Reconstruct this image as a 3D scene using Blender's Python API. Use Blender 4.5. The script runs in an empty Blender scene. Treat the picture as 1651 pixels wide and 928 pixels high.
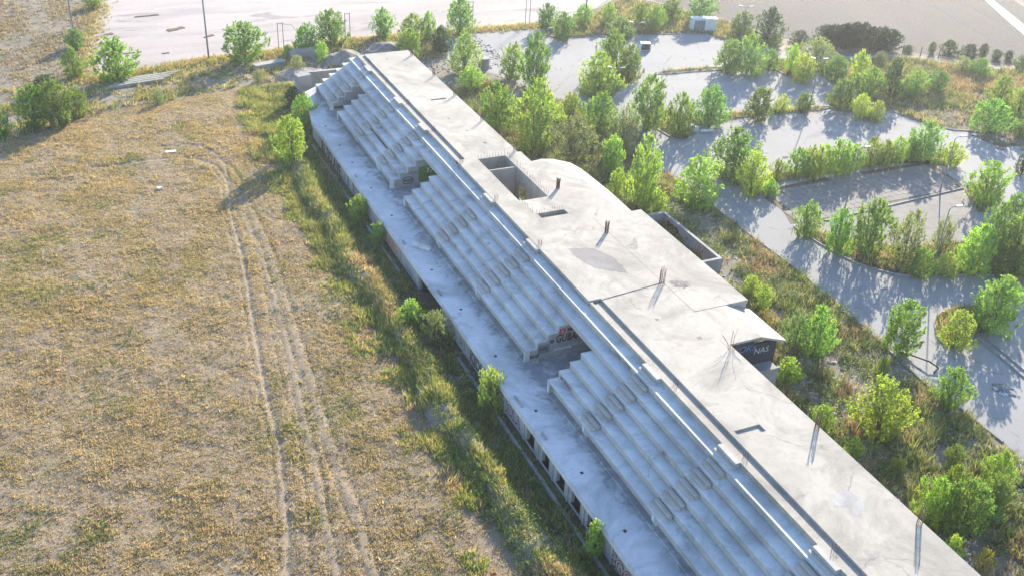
import bpy, bmesh, math, random
import numpy as np
from mathutils import Vector, Matrix

SC = bpy.context.scene
COL = SC.collection
# ---------------------------------------------------------------- camera
cam_d = bpy.data.cameras.new('camera')
cam_d.sensor_fit = 'HORIZONTAL'
cam_d.sensor_width = 36.0
cam_d.lens = 36.0 * 1650.0 / 1651.0
cam_d.clip_start = 0.5
cam_d.clip_end = 3000.0
cam = bpy.data.objects.new('camera', cam_d)
COL.objects.link(cam)
def cam_matrix():
    az, pi, ro = math.radians(25.9), math.radians(31.0), math.radians(-3.15)
    fh = Vector((math.sin(az), math.cos(az), 0)); rt = Vector((math.cos(az), -math.sin(az), 0)); up = Vector((0, 0, 1))
    fw = fh * math.cos(pi) - up * math.sin(pi); dn = -fh * math.sin(pi) - up * math.cos(pi)
    r2 = rt * math.cos(ro) + dn * math.sin(ro); d2 = -rt * math.sin(ro) + dn * math.cos(ro)
    m = Matrix((( r2.x, -d2.x, -fw.x, 0), (r2.y, -d2.y, -fw.y, 0), (r2.z, -d2.z, -fw.z, 46.0), (0, 0, 0, 1)))
    return m
cam.matrix_world = cam_matrix()
SC.camera = cam
# ---------------------------------------------------------------- world and sun
SUN_AZ, SUN_EL = 44.8, 21.2
w = bpy.data.worlds.new('World'); SC.world = w; w.use_nodes = True
nt = w.node_tree; nt.nodes.clear()
sky = nt.nodes.new('ShaderNodeTexSky'); sky.sky_type = 'NISHITA'; sky.sun_disc = False
sky.sun_elevation = math.radians(SUN_EL); sky.sun_rotation = math.radians(SUN_AZ)
sky.air_density = 1.0; sky.dust_density = 0.5; sky.ozone_density = 3.0
bg = nt.nodes.new('ShaderNodeBackground'); bg.inputs['Strength'].default_value = 0.15
wo = nt.nodes.new('ShaderNodeOutputWorld')
nt.links.new(sky.outputs[0], bg.inputs[0]); nt.links.new(bg.outputs[0], wo.inputs[0])
sl = bpy.data.lights.new('sun', 'SUN'); sl.energy = 5.0; sl.angle = math.radians(0.6); sl.color = (1.0, 0.89, 0.73)
so = bpy.data.objects.new('sun', sl); COL.objects.link(so)
sv = Vector((math.sin(math.radians(SUN_AZ)) * math.cos(math.radians(SUN_EL)), math.cos(math.radians(SUN_AZ)) * math.cos(math.radians(SUN_EL)), math.sin(math.radians(SUN_EL))))
so.rotation_euler = sv.to_track_quat('Z', 'Y').to_euler(); so.location = (60, 100, 60)
SC.view_settings.view_transform = 'Standard'; SC.view_settings.look = 'None'
SC.view_settings.exposure = 1.44; SC.view_settings.gamma = 1.0; SC.view_settings.use_curve_mapping = False
SC.render.engine = 'CYCLES'
SC.cycles.max_bounces = 6; SC.cycles.diffuse_bounces = 3; SC.cycles.glossy_bounces = 2; SC.cycles.transmission_bounces = 4
SC.cycles.transparent_max_bounces = 6; SC.cycles.use_denoising = True
random.seed(7); RNG = np.random.default_rng(11)
# ---------------------------------------------------------------- measured positions (metres; y runs along the grandstand)
TREES=[
(7.55, 163.87, 1.83, 2.22, 'r', 'bush at the top left edge on the verge of the pale gravel lot'),
(3.81, 145.58, 2.75, 2.66, 'r', 'upper of two bushes left of the gravel lot edge'),
(2.72, 134.22, 3.92, 2.49, 'r', 'lower of two bushes left of the gravel lot edge, darker and taller'),
(7.54, 131.12, 5.69, 4.64, 'y', 'yellow-tipped round tree standing alone at the gravel lot corner'),
(-2.49, 118.28, 5.09, 3.73, 'r', 'left bush of the dense clump at the field top left corner'),
(-0.05, 118.26, 5.48, 3.76, 'r', 'tall middle bush of the dense clump at the field top left corner'),
(2.11, 120.11, 3.87, 1.99, 'r', 'slim right bush of the dense clump at the field top left corner'),
(-5.99, 116.64, 4.09, 2.16, 'r', 'bush cut by the left picture edge beside the dry field'),
(-0.81, 128.91, 2.43, 3.13, 'd', 'low dark bush behind the dense clump at the field corner'),
(11.22, 121.76, 1.68, 1.62, 'w', 'small grey-green bush on the bank above the dry field'),
(23.92, 133.9, 5.56, 4.94, 'r', 'wide dark green tree beside the tall mast on the gravel lot'),
(23.86, 125.74, 1.7, 1.41, 'w', 'small bush on the rubble bank below the wide mast tree'),
(32.73, 135.63, 4.04, 3.75, 'p', 'broad left tree of the pair in front of the gravel lot'),
(36.83, 138.41, 4.83, 4.37, 'p', 'tall right tree of the pair in front of the gravel lot'),
(33.64, 131.32, 2.81, 1.67, 'y', 'narrow pale sapling between concrete slab and rubble mound'),
(29.61, 134.09, 1.8, 1.34, 'p', 'small bush at the foot of the left twin poles'),
(44.73, 139.13, 4.31, 2.69, 'p', 'thin see-through sapling alone against the gravel lot'),
(48.27, 136.05, 4.03, 3.91, 'p', 'left tree of the three behind the rubble mound'),
(50.62, 136.28, 4.23, 1.79, 'p', 'slim tree behind the rubble mound next to the dark bush'),
(45.23, 129.28, 4.22, 3.57, 'y', 'bright bushy tree at the far end of the roof'),
(50.35, 130.56, 3.78, 2.78, 'd', 'dark conical bush right of the rubble mound'),
(55.8, 136.94, 5.71, 3.64, 'p', 'pointed tall tree at the top, left of the car park corner'),
(50.33, 121.48, 5.53, 3.8, 'p', 'full tree beside the concrete cylinder behind the roof'),
(48.87, 115.56, 3.04, 3.18, 'y', 'low spreading pale bush in front of the concrete cylinder'),
(46.24, 101.75, 6.17, 3.76, 'p', 'leafy tree against the far roof edge, left of the tall tree'),
(25.89, 115.72, 2.87, 2.08, 'd', 'upper dark bush against the far deck corner'),
(25.61, 109.13, 4.32, 2.85, 'p', 'lower bush against the far deck front'),
(21.81, 100.41, 5.47, 3.58, 'y', 'lone round tree on the dry field beside the grandstand'),
(29.48, 128.19, 2.33, 1.78, 'w', 'grey shrub by the broken wall at the far deck end'),
(69.56, 136.26, 3.93, 3.0, 'p', 'left of two trees at the car park back kerb corner'),
(69.52, 130.95, 4.2, 3.47, 'p', 'right of two trees at the car park back kerb corner'),
(76.32, 137.02, 3.14, 3.25, 'y', 'yellowish tree with the thick pole in front at the top'),
(79.77, 135.74, 3.62, 2.11, 'p', 'slim pointed tree on the back verge of the car park'),
(78.78, 129.89, 2.88, 4.09, 'r', 'low bush on the back verge below the slim pointed tree'),
(84.5, 133.78, 3.52, 2.5, 'p', 'left tree of the back verge group behind the double lamp'),
(85.35, 130.93, 3.95, 3.04, 'p', 'right tree of the back verge group behind the double lamp'),
(83.56, 130.14, 2.26, 2.64, 'w', 'grey-green bush right of the double lamp on the back verge'),
(91.2, 135.68, 3.5, 3.54, 'p', 'tree touching the top edge left of the white utility box'),
(94.16, 131.8, 4.59, 4.87, 'r', 'big dark tree directly behind the white utility box'),
(96.7, 124.56, 3.92, 3.59, 'r', 'round dark tree behind the double lamp right of the utility box'),
(99.57, 121.55, 5.25, 3.56, 'd', 'dark oval tree at the ploughed field edge, left of the grove'),
(98.82, 119.0, 2.02, 2.4, 'r', 'small bush at the foot of the dark oval tree'),
(55.68, 117.87, 4.85, 3.45, 'y', 'pale tree left of the tall narrow tree behind the roof'),
(56.76, 113.63, 7.48, 4.18, 'p', 'tall narrow tree in front of the single lamp behind the roof'),
(48.22, 95.43, 8.54, 5.17, 'p', 'largest tree behind the roof, left of the curved eave'),
(55.45, 100.81, 4.17, 3.11, 'y', 'pale bushy tree right of the largest tree behind the roof'),
(63.34, 108.56, 5.91, 4.45, 'y', 'bright round tree at the island tip below the dumped screen'),
(69.29, 115.33, 6.09, 3.86, 'p', 'pointed left tree on the island below the dumped screen'),
(70.27, 112.49, 5.03, 3.48, 'p', 'right tree on the island below the dumped screen'),
(57.45, 97.18, 5.22, 3.64, 'r', 'bushy tree left of the near double lamp'),
(57.14, 91.61, 5.64, 3.51, 'w', 'grey-green tree right under the near double lamp'),
(49.99, 89.23, 6.32, 5.26, 'w', 'wide grey-yellow tree directly behind the curved eave'),
(63.81, 96.94, 6.99, 4.45, 'p', 'tall dense tree at the left end of the long kerbed island'),
(66.26, 93.76, 5.44, 3.22, 'p', 'slim tree at the nose of the long kerbed island'),
(71.59, 95.48, 5.24, 4.66, 'p', 'wide tree with a thin post behind on the long kerbed island'),
(78.66, 95.12, 4.38, 3.53, 'r', 'open round tree at the right end of the long kerbed island'),
(85.17, 111.12, 4.97, 3.94, 'r', 'left tree of the pair on the upper car park median'),
(87.51, 109.89, 5.71, 4.62, 'p', 'right bigger tree of the pair on the upper car park median'),
(91.73, 110.5, 3.04, 2.78, 'y', 'pale bush right of the pair on the upper car park median'),
(53.2, 86.81, 4.76, 2.68, 'y', 'yellow-green sapling left of the tall tree by the eave'),
(52.42, 78.9, 8.01, 3.66, 'y', 'tall bright tree by the curved eave above the light well'),
(50.71, 81.28, 3.59, 1.92, 'y', 'thin pale shoots against the curved eave'),
(53.05, 76.78, 2.64, 2.12, 'y', 'low bush at the foot of the tall bright tree by the eave'),
(57.9, 77.32, 5.55, 4.33, 'y', 'wide light green tree at the lot edge above the light well'),
(65.41, 81.73, 5.5, 3.91, 'p', 'left tree on the small island before the hedge row'),
(65.09, 77.64, 4.62, 2.35, 'y', 'right slimmer tree on the small island before the hedge row'),
(102.57, 117.93, 2.57, 2.97, 'd', 'dark bush touching the left end of the long dark grove'),
(98.85, 109.21, 4.53, 4.22, 'w', 'grey-green tree in front of the long dark grove'),
(94.04, 108.74, 4.22, 1.73, 'y', 'tall pale shoots at the corner of the upper right island'),
(93.13, 105.1, 3.98, 3.38, 'y', 'pale bush on the corner of the upper right island'),
(97.66, 103.74, 3.73, 3.57, 'p', 'bush right of the far double lamp on the car park edge'),
(100.85, 102.78, 4.57, 2.39, 'y', 'yellow tree with reddish stem right of the car park'),
(97.97, 97.45, 4.26, 3.61, 'p', 'bush in the middle of the wild patch right of the car park'),
(100.88, 96.55, 5.47, 2.97, 'd', 'dark upright tree in the middle of the wild patch'),
(108.77, 107.39, 2.21, 2.14, 'w', 'pale bush by the track at the grove right end'),
(91.34, 94.86, 4.23, 3.34, 'r', 'round bush at the left corner of the median with two bushes'),
(91.5, 91.5, 3.38, 2.49, 'y', 'middle bush of the median corner right of the far double lamp'),
(92.79, 90.01, 2.9, 1.86, 'y', 'right end bush of the median corner right of the far double lamp'),
(102.38, 95.38, 2.71, 2.3, 'p', 'small pale bush before the dark upright tree in the wild patch'),
(105.37, 96.39, 3.39, 3.0, 'p', 'bush right of the dark upright tree in the wild patch'),
(108.54, 95.91, 3.15, 3.02, 'r', 'rounded dark bush at the right of the wild patch'),
(118.68, 101.42, 2.44, 2.84, 'w', 'pale bush beside the track at the upper right'),
(119.67, 99.23, 2.76, 3.16, 'r', 'green bush beside the track, right of the pale one'),
(113.32, 89.62, 4.19, 2.95, 'r', 'dark tree behind the rubbish heap on the right'),
(104.19, 82.59, 4.42, 4.14, 'p', 'big bush directly above the rubbish heap on the right'),
(111.69, 85.12, 4.31, 2.54, 'y', 'yellow-green tree at the right edge above the rubbish heap'),
(106.76, 79.92, 2.65, 1.97, 'p', 'bush at the right edge beside the rubbish heap'),
(128.6, 99.86, 2.11, 2.35, 'r', 'bush at the right edge beside the track'),
(117.43, 110.95, 1.19, 1.67, 'd', 'small bush on the track edge, first right of the grove'),
(120.63, 109.43, 1.82, 1.21, 'd', 'narrow bush on the track edge, second right of the grove'),
(122.86, 108.18, 2.36, 2.41, 'd', 'largest bush of the row along the track'),
(125.48, 106.83, 1.9, 2.78, 'd', 'wide low bush of the row along the track'),
(127.14, 105.76, 2.17, 1.48, 'd', 'tall narrow bush of the row along the track'),
(128.55, 104.46, 1.53, 1.66, 'd', 'second last bush of the row along the track'),
(130.23, 103.68, 1.53, 1.29, 'd', 'last dark bush of the row along the track'),
(83.07, 96.33, 2.48, 2.19, 'y', 'small pale bush on the median left of the far lamp'),
(85.94, 95.65, 2.72, 2.04, 'r', 'small bush at the foot of the far double lamp'),
(72.52, 79.69, 3.27, 2.18, 'y', 'first bush from the left in the hedge row above the paved bay'),
(73.86, 79.24, 3.55, 1.91, 'y', 'second bush from the left in the hedge row above the paved bay'),
(75.35, 79.08, 3.56, 2.33, 'y', 'third bush from the left in the hedge row above the paved bay'),
(77.56, 79.03, 3.85, 2.48, 'y', 'fourth and tallest bush from the left in the hedge row above the paved bay'),
(79.65, 79.03, 3.16, 1.94, 'y', 'fifth bush in the hedge row, by the single lamp head'),
(82.37, 79.18, 3.46, 1.96, 'y', 'sixth bush in the hedge row above the paved bay'),
(84.2, 79.11, 2.97, 1.83, 'y', 'seventh bush in the hedge row above the paved bay'),
(86.25, 79.15, 2.98, 2.13, 'y', 'eighth bush in the hedge row above the paved bay'),
(88.4, 79.17, 2.7, 1.71, 'y', 'ninth bush in the hedge row above the paved bay'),
(89.68, 78.74, 4.5, 3.15, 'p', 'big green bush closing the hedge row at its right end'),
(91.85, 76.4, 2.96, 2.55, 'y', 'thin bush behind the single lamp at the paved bay corner'),
(69.78, 79.61, 2.49, 1.35, 'y', 'small sapling at the left start of the hedge row'),
(66.67, 76.63, 2.09, 1.7, 'y', 'small bush on the nose of the small island by the paved bay'),
(64.58, 67.89, 3.9, 2.79, 'p', 'bush at the left tip of the island below the paved bay'),
(65.24, 64.23, 4.8, 2.49, 'p', 'second tree of the island below the paved bay, slim'),
(67.68, 62.85, 6.11, 3.55, 'p', 'tallest tree of the island below the paved bay'),
(69.8, 60.21, 5.84, 3.62, 'w', 'wide grey-green willow bush on the island below the paved bay'),
(74.57, 60.42, 4.25, 2.02, 'w', 'grey bush behind the leaning single lamp post'),
(69.72, 57.92, 3.0, 2.4, 'y', 'bright low bush left of the leaning single lamp post foot'),
(72.34, 57.34, 2.39, 2.07, 'y', 'bright low bush right of the leaning single lamp post foot'),
(74.77, 56.6, 5.32, 3.12, 'y', 'light green tree right of the leaning single lamp post'),
(77.18, 56.96, 6.95, 3.16, 'p', 'tall tree in the right thicket under the nose island'),
(79.0, 55.82, 6.38, 3.5, 'r', 'dark tree of the right thicket at the picture edge'),
(78.07, 54.81, 3.56, 3.46, 'p', 'front bush of the right thicket at the picture edge'),
(87.91, 67.69, 4.97, 4.09, 'p', 'tree on the rounded nose island right of the paved bay'),
(97.89, 71.73, 2.76, 1.54, 'd', 'dark bush at the right edge below the rubbish heap'),
(89.22, 64.63, 2.39, 2.2, 'p', 'loose bush at the right edge beside the nose island'),
(58.89, 48.89, 5.05, 3.44, 'y', 'light tree with black crooked pole at its foot on the lot edge'),
(63.94, 47.79, 3.67, 2.76, 'y', 'low rounded bush on the near teardrop island'),
(68.84, 48.55, 5.43, 4.11, 'p', 'big tree on the near teardrop island'),
(57.66, 41.97, 3.46, 2.45, 'y', 'open sapling on the lot edge below the teardrop island'),
(49.86, 41.02, 5.06, 3.86, 'y', 'brightest round bush in the wild strip right of the roof'),
(52.02, 50.89, 4.81, 2.6, 'p', 'tall bush right of the low canopy corner'),
(51.27, 52.48, 3.76, 2.02, 'w', 'grey-green bush touching the low canopy corner'),
(54.82, 46.42, 2.3, 1.07, 'p', 'small sapling between the crooked pole and the brightest bush'),
(52.33, 58.33, 2.46, 1.5, 'y', 'right of two small saplings beside the roof above the canopy'),
(52.7, 60.47, 2.2, 1.42, 'y', 'left of two small saplings beside the roof above the canopy'),
(50.8, 55.88, 1.83, 1.66, 'g', 'low yellow bush at the canopy upper edge'),
(47.68, 48.76, 2.33, 1.82, 'y', 'low bush below the canopy corner'),
(46.24, 43.01, 2.43, 1.62, 'y', 'bush beside the rebar bundle on the near roof edge'),
(46.33, 39.62, 2.05, 1.21, 'y', 'small bright bush at the near roof edge'),
(46.7, 32.68, 4.05, 2.01, 'y', 'left bush of the thicket near the bottom right corner'),
(48.95, 33.4, 3.8, 1.81, 'p', 'back bush of the thicket near the bottom right corner'),
(48.3, 31.33, 4.26, 2.72, 'p', 'widest bush of the thicket near the bottom right corner'),
(51.07, 31.69, 3.73, 1.71, 'r', 'dark right bush of the thicket near the bottom right corner'),
(52.99, 33.36, 3.81, 1.93, 'p', 'tall loose bush behind the thicket near the bottom right corner'),
(45.23, 29.39, 2.6, 1.23, 'y', 'small bright sapling at the roof edge near the bottom'),
(46.97, 28.31, 1.81, 1.22, 'g', 'small yellow bush near the bottom right'),
(48.45, 37.54, 1.11, 1.2, 'p', 'small round bush amid the weeds right of the near roof'),
(52.47, 36.4, 2.04, 1.38, 'r', 'bush amid the weeds near the lot edge on the right'),
(24.97, 53.89, 3.76, 2.08, 'y', 'bright bush growing against the deck wall by the purple letters'),
(24.64, 85.04, 2.97, 2.03, 'y', 'bright sapling against the deck wall below the second gap'),
(24.9, 79.71, 2.58, 1.6, 'p', 'small bush against the deck wall by the orange letters'),
(23.29, 66.28, 2.62, 1.82, 'y', 'bright bush in front of the open doorway'),
(24.15, 63.09, 3.15, 2.37, 'w', 'pale flowering grey bush right of the open doorway'),
(25.09, 38.22, 3.02, 1.29, 'y', 'bright sapling against the deck wall near the bottom')]
CARPARK=[(63.5, 99.5), (59.45, 86.94), (59.71, 77.3), (59.61, 69.9), (59.71, 64.54), (59.67, 61.28), (58.95, 56.78), (58.98, 52.58), (58.37, 47.97), (57.96, 44.03), (58.24, 41.1), (58.17, 37.08), (57.36, 32.93), (60.95, 29.86), (88.11, 45.08), (110.34, 61.32), (104.54, 76.49), (104.67, 80.39), (102.41, 83.78), (100.08, 84.73), (98.03, 89.43), (97.19, 93.72), (97.57, 104.02), (97.44, 108.54), (98.83, 113.41), (97.43, 118.19), (93.13, 124.3), (93.23, 127.12), (81.12, 129.87), (76.11, 130.64), (67.46, 131.53), (69.14, 138.0), (58.57, 138.66), (50.79, 134.45), (49.86, 123.68), (54.12, 119.85), (56.67, 111.77), (57.35, 102.7)]
GRAVEL=[(11.18, 182.92), (9.11, 168.27), (3.31, 132.63), (12.39, 134.0), (19.34, 135.76), (28.13, 136.41), (39.23, 138.61), (58.46, 138.38), (69.14, 138.0), (80.21, 142.5), (91.72, 152.79), (102.81, 170.05), (65.67, 210.36), (16.5, 204.24)]
PLOUGH=[(91.72, 152.79), (96.19, 140.06), (100.28, 131.84), (102.74, 122.23), (107.45, 117.76), (116.88, 111.41), (124.23, 105.72), (131.9, 98.88), (147.31, 100.8), (162.27, 137.13), (193.2, 206.61), (132.39, 197.03)]
TRACK=[(96.96, 127.06), (100.04, 121.72), (102.64, 116.1), (105.35, 112.37), (115.54, 110.6), (122.1, 106.05), (126.69, 102.12), (133.8, 98.32), (130.96, 95.85), (123.94, 100.68), (119.62, 104.76), (113.64, 108.52), (103.63, 110.3), (99.29, 113.27), (96.5, 118.46), (94.62, 124.51)]
ROAD=[(154.23, 131.49), (151.98, 127.63), (147.19, 119.44), (141.66, 109.32), (136.69, 98.6), (138.66, 99.17), (145.19, 111.62), (150.34, 121.16), (154.23, 128.64), (157.0, 133.28)]
BAY=[(64.84, 70.57), (65.96, 73.37), (65.88, 76.43), (68.5, 78.23), (76.91, 78.56), (85.76, 78.41), (90.08, 78.07), (89.97, 76.3), (89.47, 72.33), (88.8, 71.39), (76.58, 70.63), (68.73, 70.08)]
BAY2=[(68.64, 69.97), (76.37, 70.4), (88.56, 71.14), (87.84, 69.28), (85.08, 66.06), (79.73, 60.83), (71.96, 62.9), (66.17, 65.99), (64.63, 69.8)]
ISL_LONG=[(64.58, 101.05), (64.76, 97.65), (64.94, 94.97), (65.19, 92.74), (66.43, 92.15), (67.55, 92.95), (68.14, 94.55), (74.77, 96.56), (78.3, 96.31), (81.66, 96.12), (90.07, 95.26), (90.88, 96.37), (82.59, 97.37), (79.32, 97.73), (75.86, 98.15), (70.68, 98.49), (68.26, 101.85), (66.31, 103.11)]
ISL_MEDIAN=[(90.07, 95.26), (92.13, 94.84), (91.78, 90.33), (92.97, 89.53), (94.24, 90.63), (94.39, 93.68), (94.76, 97.72), (93.13, 100.14), (92.34, 99.66), (91.33, 96.92)]
ISL_UP=[(75.16, 113.06), (83.8, 112.58), (91.73, 110.5), (92.56, 111.61), (84.7, 113.93), (75.96, 114.38)]
ISL_UPR=[(91.73, 110.5), (92.6, 110.51), (92.27, 105.62), (93.98, 104.85), (95.98, 106.84), (96.98, 110.31), (96.57, 113.78), (95.29, 115.3)]
ISL_SCREEN=[(61.7, 110.23), (61.43, 108.0), (64.5, 107.05), (68.74, 110.48), (71.83, 112.52), (73.47, 116.17), (71.04, 117.95), (66.66, 116.11), (63.56, 113.27)]
ISL_CORNER=[(69.14, 138.0), (67.46, 131.53), (76.11, 130.64), (81.12, 129.87), (93.23, 127.12), (93.13, 124.3), (96.5, 118.46), (101.56, 120.67), (100.28, 131.84), (96.19, 140.06), (90.33, 150.34), (79.88, 141.88)]
ISL_SMALL=[(64.15, 83.33), (64.93, 76.75), (66.67, 76.63), (67.71, 77.06), (68.01, 78.89), (68.54, 81.19), (68.42, 84.15), (66.68, 85.25)]
ISL_HEDGE=[(67.62, 79.02), (69.48, 79.54), (77.69, 79.51), (86.64, 79.38), (91.01, 79.04), (90.63, 76.98), (92.11, 76.85), (94.0, 77.51), (95.03, 79.03), (92.85, 79.37), (93.14, 81.17), (88.06, 80.94), (78.94, 81.02), (71.62, 80.84), (68.48, 80.87)]
ISL_LOWER=[(64.67, 70.35), (64.67, 68.0), (65.02, 64.69), (65.69, 61.67), (67.55, 59.06), (69.46, 57.89), (74.15, 56.46), (79.56, 54.64), (83.54, 53.22), (92.84, 61.16), (86.36, 61.68), (80.44, 61.53), (75.11, 62.06), (69.36, 64.34), (66.77, 67.67), (65.58, 70.03)]
ISL_NOSE=[(88.8, 71.39), (86.84, 68.21), (85.08, 66.06), (86.24, 65.66), (89.69, 67.08), (91.13, 68.01), (92.09, 69.95), (91.02, 71.14), (90.3, 72.05)]
ISL_TEAR=[(66.29, 52.18), (65.2, 51.42), (63.56, 49.29), (63.46, 48.06), (64.41, 47.71), (67.56, 48.41), (70.37, 48.9), (72.64, 49.65), (73.59, 50.81), (72.58, 51.83), (69.29, 52.59), (67.48, 52.6)]
WILD=[(97.19, 93.72), (98.03, 89.43), (100.08, 84.73), (102.41, 83.78), (105.15, 80.84), (111.28, 73.33), (134.1, 88.09), (131.42, 96.25), (124.39, 101.1), (114.05, 108.97), (104.01, 110.76), (99.65, 113.74), (97.44, 108.54), (97.57, 104.02)]
LAMPS=[(60.89, 100.53, 6.61, 2), (73.23, 116.78, 6.23, 2), (93.0, 119.46, 4.02, 2), (59.45, 116.99, 6.61, 1), (87.48, 96.29, 6.57, 2), (71.4, 70.47, 7.53, 1), (85.55, 71.51, 6.41, 1), (71.13, 57.9, 7.0, 1), (71.41, 96.16, 7.18, 1)]
MAST=[(19.53, 135.97), (4.05, 154.06)]
TWIN=[(29.49, 137.12), (39.39, 138.85), (57.21, 136.55), (67.38, 138.48)]
POLE=[(76.36, 136.68)]
UBOX=[(92.7, 128.89)]
SCREEN=[(79.04, 122.88)]
CYL=[(53.29, 122.14)]
SLABS=[(7.04, 129.88), (13.71, 130.93)]
SLAB1=[(30.08, 133.95), (34.14, 134.4)]
MOUND=[(35.9, 131.73), (42.15, 130.72)]
MOUND2=[(41.09, 132.95)]
BIN=[(78.8, 122.66)]
DUMP1=[(104.66, 80.19)]
DUMP2=[(56.07, 33.9)]
DUMP3=[(63.27, 41.86)]
PIECES=[(68.86, 95.94), (68.98, 94.48), (69.85, 93.8)]
CROOK=[(59.28, 49.03), (58.98, 47.28)]
BOARD=[(25.13, 98.48)]
STONES=[(24.15, 73.21), (23.25, 71.88), (23.52, 70.7), (23.22, 68.21), (39.12, 38.39), (50.4, 40.59)]
FBOX=[(7.95, 97.89)]
FBIT=[(10.3, 106.93), (20.12, 50.57)]
CHAN=[(67.33, 48.4), (66.45, 41.88)]
TRACKS1=[(6.46, 39.9), (7.51, 43.5), (8.49, 47.37), (9.86, 55.08), (10.24, 60.89), (11.22, 69.18), (12.15, 75.88), (12.88, 82.47), (13.48, 89.99), (14.04, 94.05), (14.58, 98.11), (14.25, 101.75), (12.77, 104.24), (10.69, 105.26), (7.24, 105.39), (2.92, 105.18)]
TRACKS2=[(11.61, 37.82), (12.11, 41.67), (12.64, 46.91), (12.79, 51.24), (13.05, 56.01), (13.54, 61.26), (13.89, 66.34), (14.5, 73.97), (15.2, 82.87), (15.18, 92.21), (14.7, 96.83), (13.53, 99.56)]
TRACKS3=[(9.54, 38.66), (10.09, 42.47), (10.69, 47.09), (11.6, 53.04), (12.32, 60.11), (13.08, 66.63), (13.77, 74.23), (14.42, 83.15), (14.35, 91.08)]
FIELDTOP=[(-22.82, 109.46), (-12.12, 112.92), (-6.21, 114.92), (-2.44, 116.77), (0.93, 119.3), (5.76, 120.97), (9.33, 121.93), (16.79, 123.52), (24.03, 125.45), (28.04, 125.67)]
RUTC=[(14.47, 96.91), (15.07, 100.66), (14.9, 104.56), (13.64, 107.42), (11.56, 108.8), (9.24, 108.5)]
WIRES=[(144.67, 133.14), (137.04, 106.84)]
PATH=[(23.41, 62.81), (22.77, 54.57), (22.61, 47.43), (22.7, 41.77), (22.7, 37.44)]
# ---------------------------------------------------------------- helpers
def mesh(name, v, f, mats=()):
    me = bpy.data.meshes.new(name); me.from_pydata([tuple(q) for q in v], [], f); me.update()
    for m in mats: me.materials.append(m)
    return me
def fast_mesh(name, v, tri, mats=(), tint=None, k=3):
    v = np.asarray(v, np.float32); tri = np.asarray(tri, np.int32)
    me = bpy.data.meshes.new(name); n = len(tri)
    me.vertices.add(len(v)); me.vertices.foreach_set('co', v.ravel())
    me.loops.add(n * k); me.loops.foreach_set('vertex_index', tri.ravel())
    me.polygons.add(n); me.polygons.foreach_set('loop_start', np.arange(0, n * k, k, dtype=np.int32))
    try: me.polygons.foreach_set('loop_total', np.full(n, k, np.int32))
    except Exception: pass
    for m in mats: me.materials.append(m)
    if tint is not None:
        a = me.attributes.new('tint', 'FLOAT_COLOR', 'POINT')
        c = np.ones((len(v), 4), np.float32); c[:, :3] = tint; a.data.foreach_set('color', c.ravel())
    me.update(calc_edges=True)
    return me
def obj(name, me, parent=None, label=None, cat=None, group=None, kind=None, loc=None, rz=0.0):
    o = bpy.data.objects.new(name, me); COL.objects.link(o)
    if parent: o.parent = parent
    if label: o['label'] = label
    if cat: o['category'] = cat
    if group: o['group'] = group
    if kind: o['kind'] = kind
    if loc is not None: o.location = loc
    o.rotation_euler = (0, 0, rz)
    return o
class MB:
    def __init__(s): s.v = []; s.f = []
    def add(s, v, f):
        b = len(s.v); s.v += [tuple(q) for q in v]; s.f += [tuple(i + b for i in q) for q in f]; return s
    def box(s, x0, x1, y0, y1, z0, z1):
        v = [(x, y, z) for z in (z0, z1) for y in (y0, y1) for x in (x0, x1)]
        return s.add(v, [(0, 2, 3, 1), (4, 5, 7, 6), (0, 1, 5, 4), (2, 6, 7, 3), (0, 4, 6, 2), (1, 3, 7, 5)])
    def prism(s, poly, z0, z1):            # plan polygon extruded upwards
        a = sum(poly[i][0] * poly[(i + 1) % len(poly)][1] - poly[(i + 1) % len(poly)][0] * poly[i][1] for i in range(len(poly)))
        if a < 0: poly = poly[::-1]
        n = len(poly)
        v = [(x, y, z0) for x, y in poly] + [(x, y, z1) for x, y in poly]
        return s.add(v, [tuple(range(n))[::-1], tuple(range(n, 2 * n))] + [(i, (i + 1) % n, n + (i + 1) % n, n + i) for i in range(n)])
    def prof(s, poly, y0, y1):             # x-z profile extruded along y
        n = len(poly)
        a = sum(poly[i][0] * poly[(i + 1) % n][1] - poly[(i + 1) % n][0] * poly[i][1] for i in range(n))
        if a < 0: poly = poly[::-1]
        v = [(x, y0, z) for x, z in poly] + [(x, y1, z) for x, z in poly]
        return s.add(v, [tuple(range(n)), tuple(range(n, 2 * n))[::-1]] + [((i + 1) % n, i, n + i, n + (i + 1) % n) for i in range(n)])
    def tube(s, pts, rads, n=6, caps=True):
        pts = [Vector(p) for p in pts]; b0 = len(s.v)
        for i, p in enumerate(pts):
            d = (pts[min(i + 1, len(pts) - 1)] - pts[max(i - 1, 0)]).normalized()
            a = d.cross(Vector((0.31, 0.95, 0.1)));
            if a.length < 1e-3: a = d.cross(Vector((1, 0, 0)))
            a.normalize(); c = d.cross(a)
            for k in range(n):
                t = 2 * math.pi * k / n
                s.v.append(tuple(p + (a * math.cos(t) + c * math.sin(t)) * rads[i]))
        for i in range(len(pts) - 1):
            for k in range(n):
                q = b0 + i * n; s.f.append((q + k, q + (k + 1) % n, q + n + (k + 1) % n, q + n + k))
        if caps:
            s.f.append(tuple(range(b0, b0 + n))[::-1]); e = b0 + (len(pts) - 1) * n; s.f.append(tuple(range(e, e + n)))
        return s
    def me(s, name, mat): return mesh(name, s.v, s.f, [mat])
def part(name, mb, mat, parent, kind=None):
    return obj(name, mb.me(name, mat), parent, kind=kind)
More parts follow.
